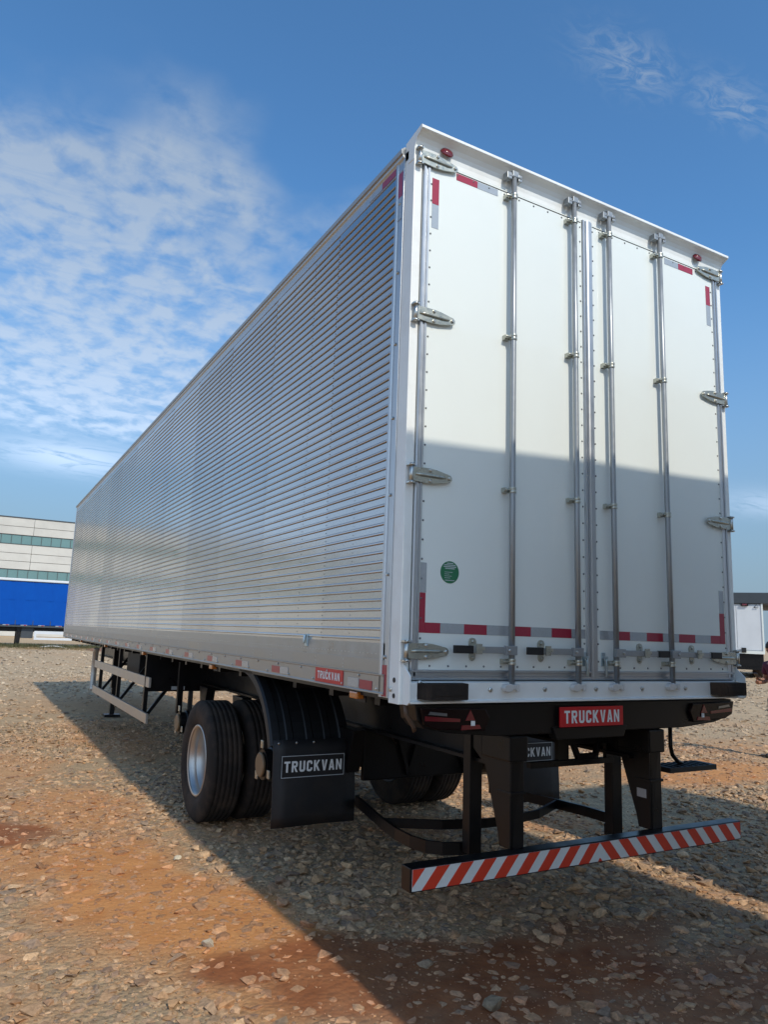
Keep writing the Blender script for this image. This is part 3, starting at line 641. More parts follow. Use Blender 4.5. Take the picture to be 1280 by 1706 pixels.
            for p, q in ((.11, .028), (.11, -.028), (.228, 0)): r.bolt((X0+s*p, -.026, z+q), 'y', -1, .010, .009)
            part('hinge_bolts', r, 'bolt_steel', H, kind='stuff')
        return D
    DL = door(.055, 1.281, True); DR = door(1.285, 2.545, False)
    part('door_overlap_strip', MB().prism([(1.276, -.018), (1.284, -.022), (1.306, -.022), (1.310, -.017), (1.276, -.017)], 'z', 1.462, 4.311), 'alu_profile', DR)
    # lock rods, guides, keepers, handles
    for (x, D, hs, hx, gx, bxx) in ((.665, DL, -1, .286, .402, .433), (1.142, DL, -1, .764, .872, .899), (1.440, DR, 1, 1.880, 1.782, 1.674), (1.915, DR, 1, 2.365, 2.268, 2.144)):
        yc = -.046
        rod = part('lock_rod', MB().tube([(x, yc, 1.425), (x, yc, 2.4), (x, yc, 3.4), (x, yc, 4.405)], .0165, 16), 'zinc_grey', D)
        for z in (4.25, 3.37, 2.48, 1.553):
            g = MB(); g.lathe([(-.016, .0165), (-.016, .0215), (-.004, .0215), (-.003, .0195), (.003, .0195), (.004, .0215), (.016, .0215), (.016, .0165)], (x, yc, z), 'z', 16)
            g.box(x-.048, x-.012, -.030, -.0045, z-.014, z+.014); g.tube([(x-.040, -.030, z), (x-.040, -.046, z)], .010, 8); g.tube([(x-.052, -.043, z), (x-.018, -.048, z)], .007, 6)
            part('rod_guide', g, 'zinc_yellow', rod, .001)
        k = MB()      # top cam and keeper
        k.box(x-.022, x+.022, -.064, -.030, 4.372, 4.408); k.box(x-.060, x-.026, -.060, -.018, 4.350, 4.392); k.box(x+.026, x+.052, -.058, -.018, 4.356, 4.398); k.tube([(x-.048, -.055, 4.372), (x+.046, -.055, 4.378)], .008, 8)
        part('top_cam', k, 'zinc_grey', rod, .004)
        k = MB(); k.box(x-.020, x+.020, -.066, -.030, 1.408, 1.436); k.prism([(x-.078, 1.420), (x-.064, 1.438), (x-.03, 1.442), (x-.020, 1.430), (x-.020, 1.404), (x-.045, 1.398), (x-.07, 1.404)], 'y', -.084, -.050); k.box(x+.018, x+.034, -.074, -.048, 1.400, 1.438)
        part('bottom_cam', k, 'cast_white', rod, .004)
        h = MB(); hb = x + hs*.012; zc = 1.612
        h.box(min(hb, gx), max(hb, gx), -.060, -.050, zc-.017, zc+.017); h.box(min(x-.02, x+hs*.055), max(x+.02, x+hs*.055), -.070, -.046, zc-.024, zc+.024)
        H = part('handle_bar', h, 'zinc_grey', rod, .003)
        g = MB(); g.box(min(gx, hx), max(gx, hx), -.066, -.045, zc-.020, zc+.020); part('handle_grip', g, 'black_plastic', rod, .003)
        q = MB(); out = [(.0, .060), (.016, .056), (.024, .040), (.022, .010), (.018, -.010), (.020, -.040), (.014, -.054), (0, -.060), (-.014, -.054), (-.020, -.040), (-.018, -.010), (-.022, .010), (-.024, .040), (-.016, .056)]
        q.prism([(bxx+p, zc+z_) for p, z_ in out], 'y', -.012, -.0045); q.box(bxx-.010, bxx+.032, -.076, -.012, zc-.002, zc+.016); q.box(bxx-.016, bxx+.02, -.072, -.062, zc-.022, zc+.03); q.bolt((bxx, -.012, zc+.040), 'y', -1, .010, .008); q.bolt((bxx, -.012, zc-.042), 'y', -1, .010, .008)
        part('handle_catch', q, 'zinc_yellow', D, .0015)
        q = MB(); q.bolt((x+hs*.035, -.070, zc), 'y', -1, .009, .008); part('pivot_bolt', q, 'bolt_steel', rod)
    # small tie clips either side of the door gap
    for (x, D) in ((1.222, DL), (1.372, DR)):
        q = MB(); q.box(x-.014, x+.014, -.012, -.0045, 1.535, 1.612); q.tube([(x-.012, -.02, 1.585), (x+.002, -.024, 1.56), (x+.006, -.024, 1.49)], .006, 6); q.tube([(x+.014, -.02, 1.585), (x+.008, -.026, 1.545), (x+.010, -.026, 1.475)], .006, 6); q.box(x-.016, x+.02, -.028, -.012, 1.578, 1.590)
        part('wire_clip', q, 'zinc_blue', D, .001)
    # tape on the doors
    def rt(D, x0, x1, zz0, zz1, m): part('reflective_tape', MB().box(x0, x1, -.0056, -.0040, zz0, zz1), m, D)
    for (x0, x1, m) in ((.140, .233, 'tape_red'), (.233, .382, 'tape_grey'), (.382, .529, 'tape_red'), (.529, .698, 'tape_grey'), (.698, .831, 'tape_red'), (.831, .982, 'tape_grey'), (.982, 1.130, 'tape_red'), (1.130, 1.238, 'tape_grey')):
        rt(DL, x0, x1-.001, 1.688, 1.740, m)
    for (x0, x1, m) in ((1.352, 1.466, 'tape_grey'), (1.466, 1.600, 'tape_red'), (1.600, 1.745, 'tape_grey'), (1.745, 1.888, 'tape_red'), (1.888, 2.036, 'tape_grey'), (2.036, 2.188, 'tape_red'), (2.188, 2.340, 'tape_grey'), (2.340, 2.435, 'tape_red')):
        rt(DR, x0, x1-.001, 1.686, 1.738, m)
    rt(DL, .104, .139, 1.688, 1.889, 'tape_red'); rt(DL, .106, .142, 1.890, 2.042, 'tape_grey')
    rt(DR, 2.436, 2.484, 1.686, 1.884, 'tape_red'); rt(DR, 2.438, 2.484, 1.885, 2.034, 'tape_grey')
    rt(DL, .279, .427, 4.245, 4.287, 'tape_red'); rt(DL, .428, .576, 4.245, 4.287, 'tape_grey'); rt(DL, .118, .163, 4.045, 4.200, 'tape_red'); rt(DL, .118, .163, 3.90, 4.043, 'tape_grey')
    rt(DR, 2.150, 2.300, 4.240, 4.284, 'tape_red'); rt(DR, 2.010, 2.149, 4.240, 4.284, 'tape_grey'); rt(DR, 2.432, 2.477, 4.053, 4.196, 'tape_red'); rt(DR, 2.432, 2.477, 3.90, 4.051, 'tape_grey')
    st = part('round_sticker', MB().lathe([(-.0045, .0001), (-.0056, .0001), (-.0056, .058), (-.0041, .058)], (.285, 0, 2.003), 'y', 36, False), 'sticker_green', DL)
    t = MB()
    for i, w in enumerate((.020, .036, .040, .030)): t.poly([(.285-w, -.0062, 2.047-i*.009), (.285+w, -.0062, 2.047-i*.009), (.285+w, -.0062, 2.052-i*.009), (.285-w, -.0062, 2.052-i*.009)])
    for i, w in enumerate((.05, .03, .045, .035)): t.poly([(.252, -.0062, 2.002-i*.010), (.252+w, -.0062, 2.002-i*.010), (.252+w, -.0062, 2.0045-i*.010), (.252, -.0062, 2.0045-i*.010)])
    t.poly([(.255, -.0062, 1.959), (.315, -.0062, 1.959), (.315, -.0062, 1.963), (.255, -.0062, 1.963)])
    part('printed_lines', t, 'print_grey', st)
    # ---- rear cross beam, tail lamps, plate
    b = MB(); b.prism([(.085, 1.336), (2.50, 1.336), (2.482, 1.262), (2.44, 1.222), (2.32, 1.196), (2.02, 1.172), (.58, 1.172), (.28, 1.196), (.14, 1.222), (.10, 1.262)], 'y', -.02, .14)
    part('rear_beam', b, 'black_steel', T, .006)
    b = MB(); b.prism([(.96, 1.205), (1.53, 1.205), (1.50, 1.140), (.99, 1.140)], 'y', -.034, .02); part('plate_holder', b, 'black_steel', T, .004)
    for (x0, x1, sgn) in ((.10, .50, 1), (2.10, 2.50, -1)):
        def mx(x): return x if sgn == 1 else 2.6-x
        b = MB(); pts = [(.104, 1.324), (.50, 1.316), (.53, 1.27), (.50, 1.204), (.20, 1.218), (.125, 1.245)]
        b.prism([(mx(p), q) for p, q in pts], 'y', -.040, -.022); L_ = part('tail_lamp', b, 'lamp_dark', T, .006)
        b = MB(); b.prism([(mx(p), q) for p, q in ((.372, 1.258), (.432, 1.258), (.402, 1.310))], 'y', -.0445, -.0395); b.prism([(mx(p), q) for p, q in ((.345, 1.212), (.47, 1.216), (.46, 1.236), (.352, 1.236))], 'y', -.0445, -.0395)
        b.prism([(mx(p), q) for p, q in ((.13, 1.262), (.34, 1.252), (.34, 1.268), (.13, 1.285))], 'y', -.0435, -.0395)
        part('lamp_lens', b, 'lamp_red', L_)
        b = MB(); b.prism([(mx(p), q) for p, q in ((.15, 1.272+.02), (.26, 1.262+.02), (.26, 1.276+.02), (.16, 1.286+.02))], 'y', -.0438, -.0395); part('lamp_lens', b, 'lamp_clear', L_, label='clear lens of the tail lamp')
        b = MB(); b.box(min(mx(.405), mx(.430)), max(mx(.405), mx(.430)), -.0462, -.0448, 1.232, 1.256); part('lamp_sticker', b, 'print_white', L_)
        if sgn == 1: b = MB(); b.tube([(mx(.03), -.02, 1.336), (mx(.04), -.015, 1.29), (mx(.085), -.01, 1.235), (mx(.10), 0, 1.21)], .014, 6, flat=(1.0, .4))
        if sgn == 1: part('beam_end_strip', b, 'rust_brown', T)
    bd = part('name_plate', MB().box(1.000, 1.482, -.0480, -.0410, 1.207, 1.314), 'badge_red', T, .001)
    t = MB(); lettering(t, 'TRUCKVAN', (1.030, -.0492, 1.226), (1, 0, 0), (0, 0, 1), .068, .42); part('lettering', t, 'print_white', bd)
    # ---- underrun bumper on two plate legs
    b = MB().box(.072, 2.512, -.038, .045, .482, .592); B = part('underrun_bumper', b, 'black_steel', T, .005)
    part('white_band', MB().box(.082, 2.502, -.0405, -.0385, .489, .586), 'stripe_white', B)
    def clip(poly, xa, xb):
        for sgn, lim in ((1, xa), (-1, xb)):
            out = []
            for i in range(len(poly)):
                a, c = poly[i], poly[(i+1) % len(poly)]; ia, ic = sgn*(a[0]-lim) >= 0, sgn*(c[0]-lim) >= 0
                if ia: out.append(a)
                if ia != ic: t_ = (lim-a[0])/(c[0]-a[0]); out.append((lim, a[1]+t_*(c[1]-a[1])))
            poly = out
            if len(poly) < 3: return []
        return poly
    per, w, sh = .1425, .074, .085
    for half in (0, 1):
        for k in range(-1, 11):
            x = 1.292 - .082 - sh - k*per + .082
            pl = [(x-w, .489), (x, .489), (x+sh, .586), (x-w+sh, .586)]
            pl = clip(pl, .083, 1.2915)
            if len(pl) < 3: continue
            if half: pl = [(2.584-p, q) for p, q in pl]
            part('red_stripe', MB().prism(pl, 'y', -.0422, -.0400), 'stripe_red', B)
    for s in (0, 1):
        def mx(x): return x if s == 0 else 2.6-x
        b = MB(); b.prism([(.02, .592), (.11, .592), (.125, .66), (.24, .98), (.36, 1.06), (.36, 1.17), (.02, 1.17)], 'x', .712 if s == 0 else 1.765, .730 if s == 0 else 1.783)
        lx0, lx1 = (.73, .805) if s == 0 else (1.783, 1.868); b.box(lx0, lx1, .02, .10, .592, 1.17)
        leg = part('bumper_leg', b, 'black_steel', T, .004)
        part('leg_sleeve', MB().box(lx0-.022, lx1+.008, .010, .13, .86, .875), 'black_steel', leg, .002)
        part('leg_bracket', MB().box(lx0-.04, lx1+.01, -.005, .25, 1.03, 1.165), 'black_steel', leg, .01)
        if s: part('leg_label', MB().box(1.7628, 1.7648, .045, .115, .765, .815), 'tape_grey', leg)
        b = MB().box(min(mx(.70), mx(.785)), max(mx(.70), mx(.785)), .36, .43, .48, 1.17); part('hanger_post', b, 'black_steel', T, .005)
        b = MB(); pth = [(.70, 1.74), (.56, 1.1), (.52, .86), (.515, .68), (.545, .56), (.61, .49), (.70, .455), (.76, .45)]
        b.tube([(mx(x), y, .49) for x, y in pth], 1.0, 4, True, False, flat=(.013, .048)); part('guard_hoop', b, 'black_steel', T)
    b = MB(); b.tube([(.56, 1.12, .49), (.9, .93, .49), (1.2, .86, .49), (1.4, .86, .49), (1.7, .93, .49), (2.04, 1.12, .49)], 1.0, 4, True, False, flat=(.013, .040)); part('hoop_brace', b, 'black_steel', T)
    b = MB().box(1.12, 1.80, .33, .37, .920, .955); b.box(1.335, 1.425, .335, .365, .955, 1.17); b.box(1.425, 1.80, .336, .364, 1.045, 1.17); b.box(1.74, 1.80, .335, .365, .955, 1.045); b.prism([(1.455, 1.045), (1.49, 1.045), (1.53, .955), (1.50, .955)], 'y', .335, .365); b.prism([(1.67, 1.045), (1.70, 1.045), (1.67, .955), (1.64, .955)], 'y', .335, .365); b.box(1.53, 1.64, .335, .365, .955, .985)
    part('cross_brace', b, 'black_steel', T, .002)
    # step at the right corner
    b = MB(); b.tube([(2.175, .2, 1.18), (2.175, .2, 1.02), (2.19, .2, .97), (2.24, .2, .925), (2.28, .2, .91)], .014, 8); ST = part('step_hanger', b, 'black_steel', T)
    b = MB().box(2.08, 2.53, .13, .29, .872, .905)
    for x in np.arange(2.12, 2.50, .055): b.box(x, x+.02, .14, .28, .905, .911)
    part('step_tread', b, 'black_plastic', T, .004)
    # ---- chassis
    for x in (.80, 1.80):
        b = MB(); b.prism([(x-.07, .98), (x+.07, .98), (x+.07, 1.0), (x+.008, 1.0), (x+.008, 1.26), (x+.07, 1.26), (x+.07, 1.28), (x-.07, 1.28), (x-.07, 1.26), (x-.008, 1.26), (x-.008, 1.0), (x-.07, 1.0)], 'y', .14, 14.6)
        part('chassis_beam', b, 'black_steel', T)
    cm = None
    for y in np.arange(.5, 15, .6):
        if cm is None: cm = part('cross_member', MB().box(.16, 2.44, y-.03, y+.03, 1.285, 1.345), 'black_steel', T); y0_ = y
        else: share(cm, T, (0, y-y0_, 0))
    for y in (1.6, 5.6, 7.4, 9.8, 12.6): part('cross_frame', MB().box(.80, 1.80, y-.03, y+.03, 1.02, 1.22), 'black_steel', T)
    # axles
    for (y, z) in ((2.25, .68), (3.53, .515), (4.81, .68)):
        b = MB(); b.tube([(.20, y, z), (2.40, y, z)], .065, 14); A = part('axle', b, 'black_steel', T)
        for s in (1, -1):
            c = .12 if s == 1 else 2.48
            if z > .6:
                h = MB(); h.lathe([(s*.14, .085), (s*.03, .085), (s*.03, .125), (s*.0, .125), (s*0, .06), (s*-.0, .0001)], (c+s*.10, y, z), 'x', 24, True)
                h.lathe([(s*.0, .06), (s*.0, .11), (s*.16, .11), (s*.18, .19), (s*.34, .19), (s*.34, .06)], (c+s*.04, y, z), 'x', 28, False); part('wheel_hub', h, 'black_steel', A)
                h = MB(); h.lathe([(s*.012, .088), (0, .088), (-s*.006, .08), (-s*.006, .0001)], (c+s*.02, y, z), 'x', 24, False); part('hub_cover', h, 'hub_brown', A)
                h = MB()
                for a in (80, 200, 320): h.box(min(c+s*.035, c+s*.047), max(c+s*.035, c+s*.047), y+.145*math.cos(R(a))-.025, y+.145*math.cos(R(a))+.025, z+.145*math.sin(R(a))-.03, z+.145*math.sin(R(a))+.03)
                part('transport_clip', h, 'zinc_yellow', A, .006)
            if z < .6:
                dx_ = .665 if s == 1 else 1.935
                ds = MB(); ds.lathe([(0, .07), (0, .235), (s*-.02, .27), (s*-.03, .27), (s*-.012, .07)], (dx_, y, z), 'x', 32, False); part('dark_cover_disc', ds, 'black_steel', A)  # added black disc covering the bright rim, standing in for shade
            sp_ = MB(); sx = .62 if s == 1 else 1.98
            for k in range(5): sp_.box(sx-.04, sx+.04, y-.50+.07*k, y+.50-.07*k, z+.10+.018*k, z+.116+.018*k)
            sp_.box(sx-.06, sx+.06, y-.07, y+.07, z-.09, z+.2); part('leaf_spring', sp_, 'black_steel', A)
            ch = MB(); ch.lathe([(-.09, .0001), (-.09, .075), (-.01, .08), (.0, .088), (.01, .08), (.07, .07), (.08, .0001)], (sx+.22*s, y-.2, z+.1), 'y', 16); part('brake_chamber', ch, 'black_plastic', A)
    for y in (1.72, 2.9, 4.17, 5.42):
        for x in (.62, 1.98):
            part('spring_hanger', MB().prism([(y-.16, 1.0), (y+.16, 1.0), (y+.07, .70), (y-.07, .70)], 'x', x-.05, x+.05), 'black_steel', T, .006)
    # wheels on the middle axle
    def tyre_mesh(r=.515, w=.292):
        hw = w/2; p = []
        half = [(-hw+.030, .296), (-hw+.012, .315), (-hw-.003, .37), (-hw-.008, .415), (-hw-.002, .460), (-hw+.008, .488), (-hw+.022, .506), (-hw+.034, r)]
        p += half
        gro = [-.085, -.043, 0, .043, .085]
        for g in gro: p += [(g-.0040, r), (g-.0032, r-.007), (g+.0032, r-.007), (g+.0040, r)]
        p += [(-a, b_) for a, b_ in half[::-1]]
        return MB().lathe(p, (0, 0, 0), 'x', 72, True)
    def rim_mesh(s):
        # s=+1: dish opens towards -x
        p = [(-.128, .285), (-.136, .298), (-.128, .307), (-.118, .300), (-.112, .286), (-.06, .280), (-.035, .262), (.02, .258), (.060, .250), (.080, .235), (.086, .19), (.066, .175), (.060, .14), (.066, .135), (.03, .128), (.02, .11), (.018, .0001)]
        return MB().lathe([(s*a, b_) for a, b_ in p] , (0, 0, 0), 'x', 56, True)
    def barrel():
        return MB().lathe([(-.128, .307), (-.115, .285), (-.06, .276), (.10, .276), (.118, .285), (.128, .307)], (0, 0, 0), 'x', 48, True)
    tm = rm1 = None
    for (xc, inner, s) in ((.150, 0, 1), (.498, 1, 1), (2.450, 0, -1), (2.102, 1, -1)):
        W = part('wheel', barrel(), 'dark_grey' if (inner and s < 0) else 'rim_silver', T); W.location = Vector((xc-1.3, 3.53, .513))  # right inner barrel and rim coloured dark in place of underbody shade
        t_ = part('tyre', tyre_mesh(), 'rubber', W); r_ = part('rim', rim_mesh(s if not inner else -s), 'dark_grey' if (inner and s < 0) else 'rim_silver', W)
        n = MB()
        if not inner:
            for k in range(10):
                a = 2*math.pi*k/10; n.bolt((s*.062, .157*math.cos(a), .157*math.sin(a)), 'x', -s, .016, .03)
            part('wheel_nuts', n, 'bolt_steel', W)
    # fenders over the rear axle and mud flaps
    for s in (0, 1):
        def mx(x): return x if s == 0 else 2.6-x
        cx, cz, r0 = 2.50, .62, .78; b = MB(); N = 12; rows_ = []
        for k in range(N+1):
            a = R(88) + R(72)*k/N; row = []
            for (x, dr) in ((.03, -.05), (.03, 0), (.045, .012), (.10, .012), (.11, .0), (.15, .0), (.16, .006), (.20, .006), (.21, 0), (.30, 0), (.31, .006), (.35, .006), (.36, 0), (.44, 0), (.45, .006), (.49, .006), (.50, 0), (.56, 0), (.57, .012), (.625, .012), (.64, 0), (.64, -.05)):
                rr = r0 + dr; row.append((mx(x), cx + rr*math.cos(a), cz + rr*math.sin(a)))
            rows_.append(row)
        n = len(rows_[0]); b.add([p for r_ in rows_ for p in r_], [(k*n+j, k*n+j+1, (k+1)*n+j+1, (k+1)*n+j) for k in range(N) for j in range(n-1)], False)
        part('fender', b, 'black_plastic', T)
        b = MB(); b.tube([(mx(.3), 2.35, 1.24), (mx(.75), 2.35, 1.20)], .02, 8); part('fender_arm', b, 'black_steel', T)
        b = MB(); N = 8; v = []
        for k in range(N+1):
            z = .935 - (.935-.375)*k/N; yy = 1.690 - .03*math.sin(k/N*2.2)
            for j in range(7):
                x = .022 + .62*j/6 + (-.020 if False else (.020 if s else 0)); v.append((mx(x), yy + .008*math.sin(j*1.1+k*.5), z))
        b.add(v, [(k*7+j, k*7+j+1, (k+1)*7+j+1, (k+1)*7+j) for k in range(N) for j in range(6)], True)
        F = part('mud_flap', b, 'flap_rubber', T); md = F.modifiers.new('thick', 'SOLIDIFY'); md.thickness = .008
        b = MB()
        for j in range(5): b.bolt((mx(.06+.13*j+(.02 if s else 0)), 1.684, .915), 'y', -1, .009, .008)
        part('flap_bolts', b, 'bolt_steel', F)
        x0 = .072 if s == 0 else 2.006
        bd = part('name_plate', MB().box(x0, x0+.475, 1.6485, 1.6515, .690, .838), 'black_plastic', F)
        b = MB(); y_ = 1.6475; bw = .0045
        for (a0, a1, c0, c1) in ((x0+.002, x0+.473, .836-bw, .836), (x0+.002, x0+.473, .692, .692+bw), (x0+.002, x0+.002+bw, .692+bw, .836-bw), (x0+.473-bw, x0+.473, .692+bw, .836-bw)):
            b.poly([(a0, y_, c0), (a1, y_, c0), (a1, y_, c1), (a0, y_, c1)])
        part('plate_border', b, 'print_grey', bd)
        t = MB(); lettering(t, 'TRUCKVAN', (x0+.021, y_, .728), (1, 0, 0), (0, 0, 1), .072, .432); part('lettering', t, 'print_white', bd)
    part('dark_fill_beam', MB().box(.66, 1.94, 2.86, 2.94, .62, 1.10), 'black_steel', T, .01)  # added dark plate, filling the underbody in place of deep shade
    part('dark_fill_panel', MB().box(.86, 1.93, 1.95, 1.99, .57, 1.25), 'black_steel', T, .01)  # second added plate, standing in for the darkness beyond the mud flap
    for (xa, xb) in ((1.05, 1.25), (1.45, 1.25), (1.55, 1.80)): part('panel_rib', MB().bar((xa, 1.93, 1.22), (xb, 1.93, .60), .03, .03), 'black_steel', T)
    for x in (1.0, 1.55):
        part('torque_arm', MB().bar((x, 2.0, .92), (x+.06, 2.85, .62), .07, .09), 'black_steel', T)
        part('air_hose', MB().tube([(x, 1.94, 1.15), (x+.05, 1.9, .95), (x+.12, 1.92, .84), (x+.2, 2.0, .9), (x+.22, 2.1, 1.1)], .009, 6), 'rubber', T)
    part('air_tank', MB().lathe([(-.36, .0001), (-.36, .09), (-.33, .11), (.33, .11), (.36, .09), (.36, .0001)], (1.32, 1.25, 1.05), 'x', 20), 'black_steel', T)
    # transverse guard panel ahead of the wheels
    part('guard_panel', MB().box(.04, 2.56, 6.08, 6.11, .895, 1.335), 'black_steel', T, .003)
    part('panel_label', MB().box(.36, .52, 6.070, 6.078, .915, .955), 'print_grey', T)
    # side guards
    for s in (0, 1):
        def mx(x): return x if s == 0 else 2.6-x
        for z0_, z1_ in ((.953, 1.070), (.540, .655)):
            a, c = mx(.045), mx(.075); part('side_guard_rail', MB().box(min(a, c), max(a, c), 5.90, 10.32, z0_, z1_), 'rail_alu', T, .004)
        b = MB(); b.tube([(mx(.060), 10.32, 1.26), (mx(.060), 10.40, 1.2), (mx(.060), 10.42, .9), (mx(.060), 10.40, .62), (mx(.060), 10.34, .57)], .05, 8, flat=(1, .35)); part('side_guard_end', b, 'rail_alu', T, .0)
        for y in (6.3, 8.2, 9.9):
            b = MB().box(min(mx(.078), mx(.128)), max(mx(.078), mx(.128)), y-.03, y+.03, .50, 1.335); part('guard_post', b, 'black_steel', T, .004)
            b = MB(); b.bar((mx(.12), y, .58), (mx(.62), y, 1.27), .04, .04); part('guard_strut', b, 'black_steel', T)
        b = MB().box(min(mx(.3), mx(.36)), max(mx(.3), mx(.36)), 5.5, 5.56, .7, 1.3); part('drop_post', b, 'black_steel', T)
        # landing leg
        b = MB().box(min(mx(.52), mx(.64)), max(mx(.52), mx(.64)), 11.34, 11.46, .52, 1.33); LG = part('landing_leg', b, 'black_steel', T, .006)
        part('inner_tube', MB().box(min(mx(.54), mx(.62)), max(mx(.54), mx(.62)), 11.36, 11.44, .05, .56), 'black_steel', LG, .004)
        part('foot_plate', MB().box(min(mx(.44), mx(.72)), max(mx(.44), mx(.72)), 11.28, 11.52, .005, .045), 'black_steel', LG, .006)
        part('leg_brace', MB().bar((mx(.58), 11.4, .62), (mx(.8), 12.2, 1.1), .05, .05), 'black_steel', LG)
    part('leg_cross_tube', MB().tube([(.6, 11.4, .95), (2.0, 11.4, .95)], .025, 8), 'black_steel', T)
    b = MB(); b.lathe([(-.5, .0001), (-.5, .13), (-.46, .15), (.46, .15), (.5, .13), (.5, .0001)], (1.3, 7.9, 1.08), 'y', 20); part('air_tank', b, 'black_steel', T)
    part('tool_box', MB().box(.45, .78, 8.6, 9.6, .85, 1.25), 'black_plastic', T, .012)
    part('king_plate', MB().box(.4, 2.2, 13.2, 14.8, 1.24, 1.27), 'black_steel', T)
    return T
TR = build_trailer()
# two more of the same trailers, parked behind the photographer: their shadows lie on the doors and the yard
for (dx, dy, lab) in ((.06, -2.01, 'silver box trailer parked nose-on directly behind the rear doors, out of the picture'), (3.04, -1.90, 'silver box trailer parked to the right of the one behind, out of the picture')):
    c = copy_tree(TR); th = R(3.0); c['label'] = lab
    c.rotation_euler = (0, 0, th); fl = Matrix.Rotation(th, 3, 'Z') @ Vector((-1.3, LEN+.02, 0)); c.location = Vector((dx, dy, 0)) - fl

# ================================================================== BLUE CURTAIN TRAILER
def build_curtain():
    Y = 53.0; T = thing('curtain_trailer', (3.5, Y+1.3, 0), 'curtain side trailer with bright blue tarpaulin in front of the concrete building', 'trailer')
    x0, x1 = -4.0, 11.2
    b = MB(); n = 150; v = []
    for i in range(n+1):
        x = x0 + (x1-x0)*i/n
        for z in (1.46, 2.4, 3.4, 4.40): v.append((x, Y + .012*math.sin(x*5.2) + .008*math.sin(x*13+z), z))
    b.add(v, [(i*4+j, i*4+j+1, (i+1)*4+j+1, (i+1)*4+j) for i in range(n) for j in range(3)], False)
    C_ = part('curtain', b, 'curtain_blue', T); md = C_.modifiers.new('thick', 'SOLIDIFY'); md.thickness = .01
    part('weld_line', MB().box(x0, x1, Y-.024, Y-.021, 3.13, 3.16), 'curtain_blue', C_)
    for x in np.arange(x0+.3, x1, 1.1):
        part('strap', MB().box(x-.02, x+.02, Y-.05, Y-.03, 1.30, 1.75), 'dark_grey', C_)
        part('reflective_tape', MB().box(x+.35, x+.75, Y-.04, Y-.03, 1.40, 1.45), 'tape_grey', T); part('reflective_tape', MB().box(x+.55, x+.70, Y-.05, Y-.041, 1.395, 1.44), 'tape_red', T)
    part('cargo_body', MB().box(x0, x1, Y+.04, Y+2.55, 1.42, 4.38), 'curtain_blue', T)
    part('roof', MB().box(x0-.05, x1+.05, Y-.04, Y+2.6, 4.41, 4.60), 'fridge_white', T, .02)
    part('roof_rail', MB().box(x0-.05, x1+.05, Y-.06, Y-.041, 4.40, 4.45), 'dark_grey', T)
    part('floor_rail', MB().box(x0, x1, Y-.03, Y+2.58, 1.30, 1.42), 'dark_grey', T)
    for y in (Y+.75, Y+1.8): part('chassis_beam', MB().box(x0+.3, x1-.2, y-.06, y+.06, .98, 1.30), 'black_steel', T)
    part('tool_box', MB().box(1.15, 1.9, Y+.3, Y+1.0, .55, 1.30), 'dark_grey', T, .02)
    for y in (Y+.45, Y+2.1):
        part('landing_leg', MB().box(.86, 1.12, y-.08, y+.08, .12, 1.3), 'black_steel', T, .01); part('foot_plate', MB().box(.78, 1.2, y-.16, y+.16, .0, .12), 'black_steel', T)
    gx0, gx1 = 1.95, 5.6
    for z0, z1 in ((.86, 1.06), (.46, .62)): part('side_guard_rail', MB().box(gx0, gx1, Y-.03, Y-.005, z0, z1), 'fridge_white', T)
    for x in (gx0, gx1-.14): part('side_guard_post', MB().box(x, x+.14, Y-.032, Y-.034+.02, .60, .90), 'fridge_white', T)
    for x in (7.2, 8.5, 9.8):
        for (yy, sg) in ((Y+.16, 1), (Y+2.4, -1)):
            w = part('wheel', MB().lathe([(-.14, .3), (-.15, .44), (-.10, .51), (.10, .51), (.15, .44), (.14, .3), (.02, .25), (.02, .0001), (-.02, .0001), (-.02, .25), (-.14, .3)], (0, 0, 0), 'y', 28), 'rubber', T); w.location = Vector((x, yy, .51)) - T.location
    return T
build_curtain()

# ================================================================== CONCRETE BUILDING
def build_factory():
    Y = 90.0; T = thing('factory_building', (0, Y+15, 0), 'long pale concrete panel building with two strips of green glass windows', 'building')
    X0, X1 = -58.0, 40.0; TOP = 13.45
    part('wall', MB().box(X0, X1, Y+.35, Y+30, 0, TOP-.1), 'concrete_joint', T)
    bands = [(0, 3.1), (3.12, 6.45), (7.55, 8.45), (8.47, 9.38), (9.40, 10.42), (11.52, 12.45), (12.47, TOP)]
    w = 9.8; xs = []; x = 3.22
    while x > X0: x -= w
    while x < X1: xs.append((max(x, X0)+.015, min(x+w, X1)-.015)); x += w
    for (z0, z1) in bands:
        src = None
        for (a, c) in xs:
            if src is None or abs((c-a)-wd) > .01: src = part('concrete_panel', MB().box(a, c, Y, Y+.3, z0+.012, z1-.012), 'concrete', T, .02); wd = c-a; ax = a
            else: share(src, T, (a-ax, 0, 0))
    for (z0, z1) in ((6.45, 7.55), (10.42, 11.52)):
        x = X0 + .2; src = None; first = None; fsrc = None
        while x < X1-1.1:
            if src is None:
                src = part('window_pane', MB().box(x+.03, x+1.02, Y+.12, Y+.16, z0+.05, z1-.05), 'glass_green', T); fsrc = part('mullion', MB().box(x-.03, x+.025, Y+.06, Y+.2, z0+.02, z1-.02), 'win_frame', T); first = x
            else: share(src, T, (x-first, 0, 0)); share(fsrc, T, (x-first, 0, 0))
            x += 1.05
        part('window_sill', MB().box(X0, X1, Y-.03, Y+.2, z0-.04, z0+.02), 'win_frame', T); part('window_head', MB().box(X0, X1, Y+.02, Y+.2, z1-.02, z1+.02), 'win_frame', T)
    part('parapet_cap', MB().box(X0-.05, X1+.05, Y-.06, Y+.5, TOP, TOP+.12), 'dark_grey', T)
build_factory()

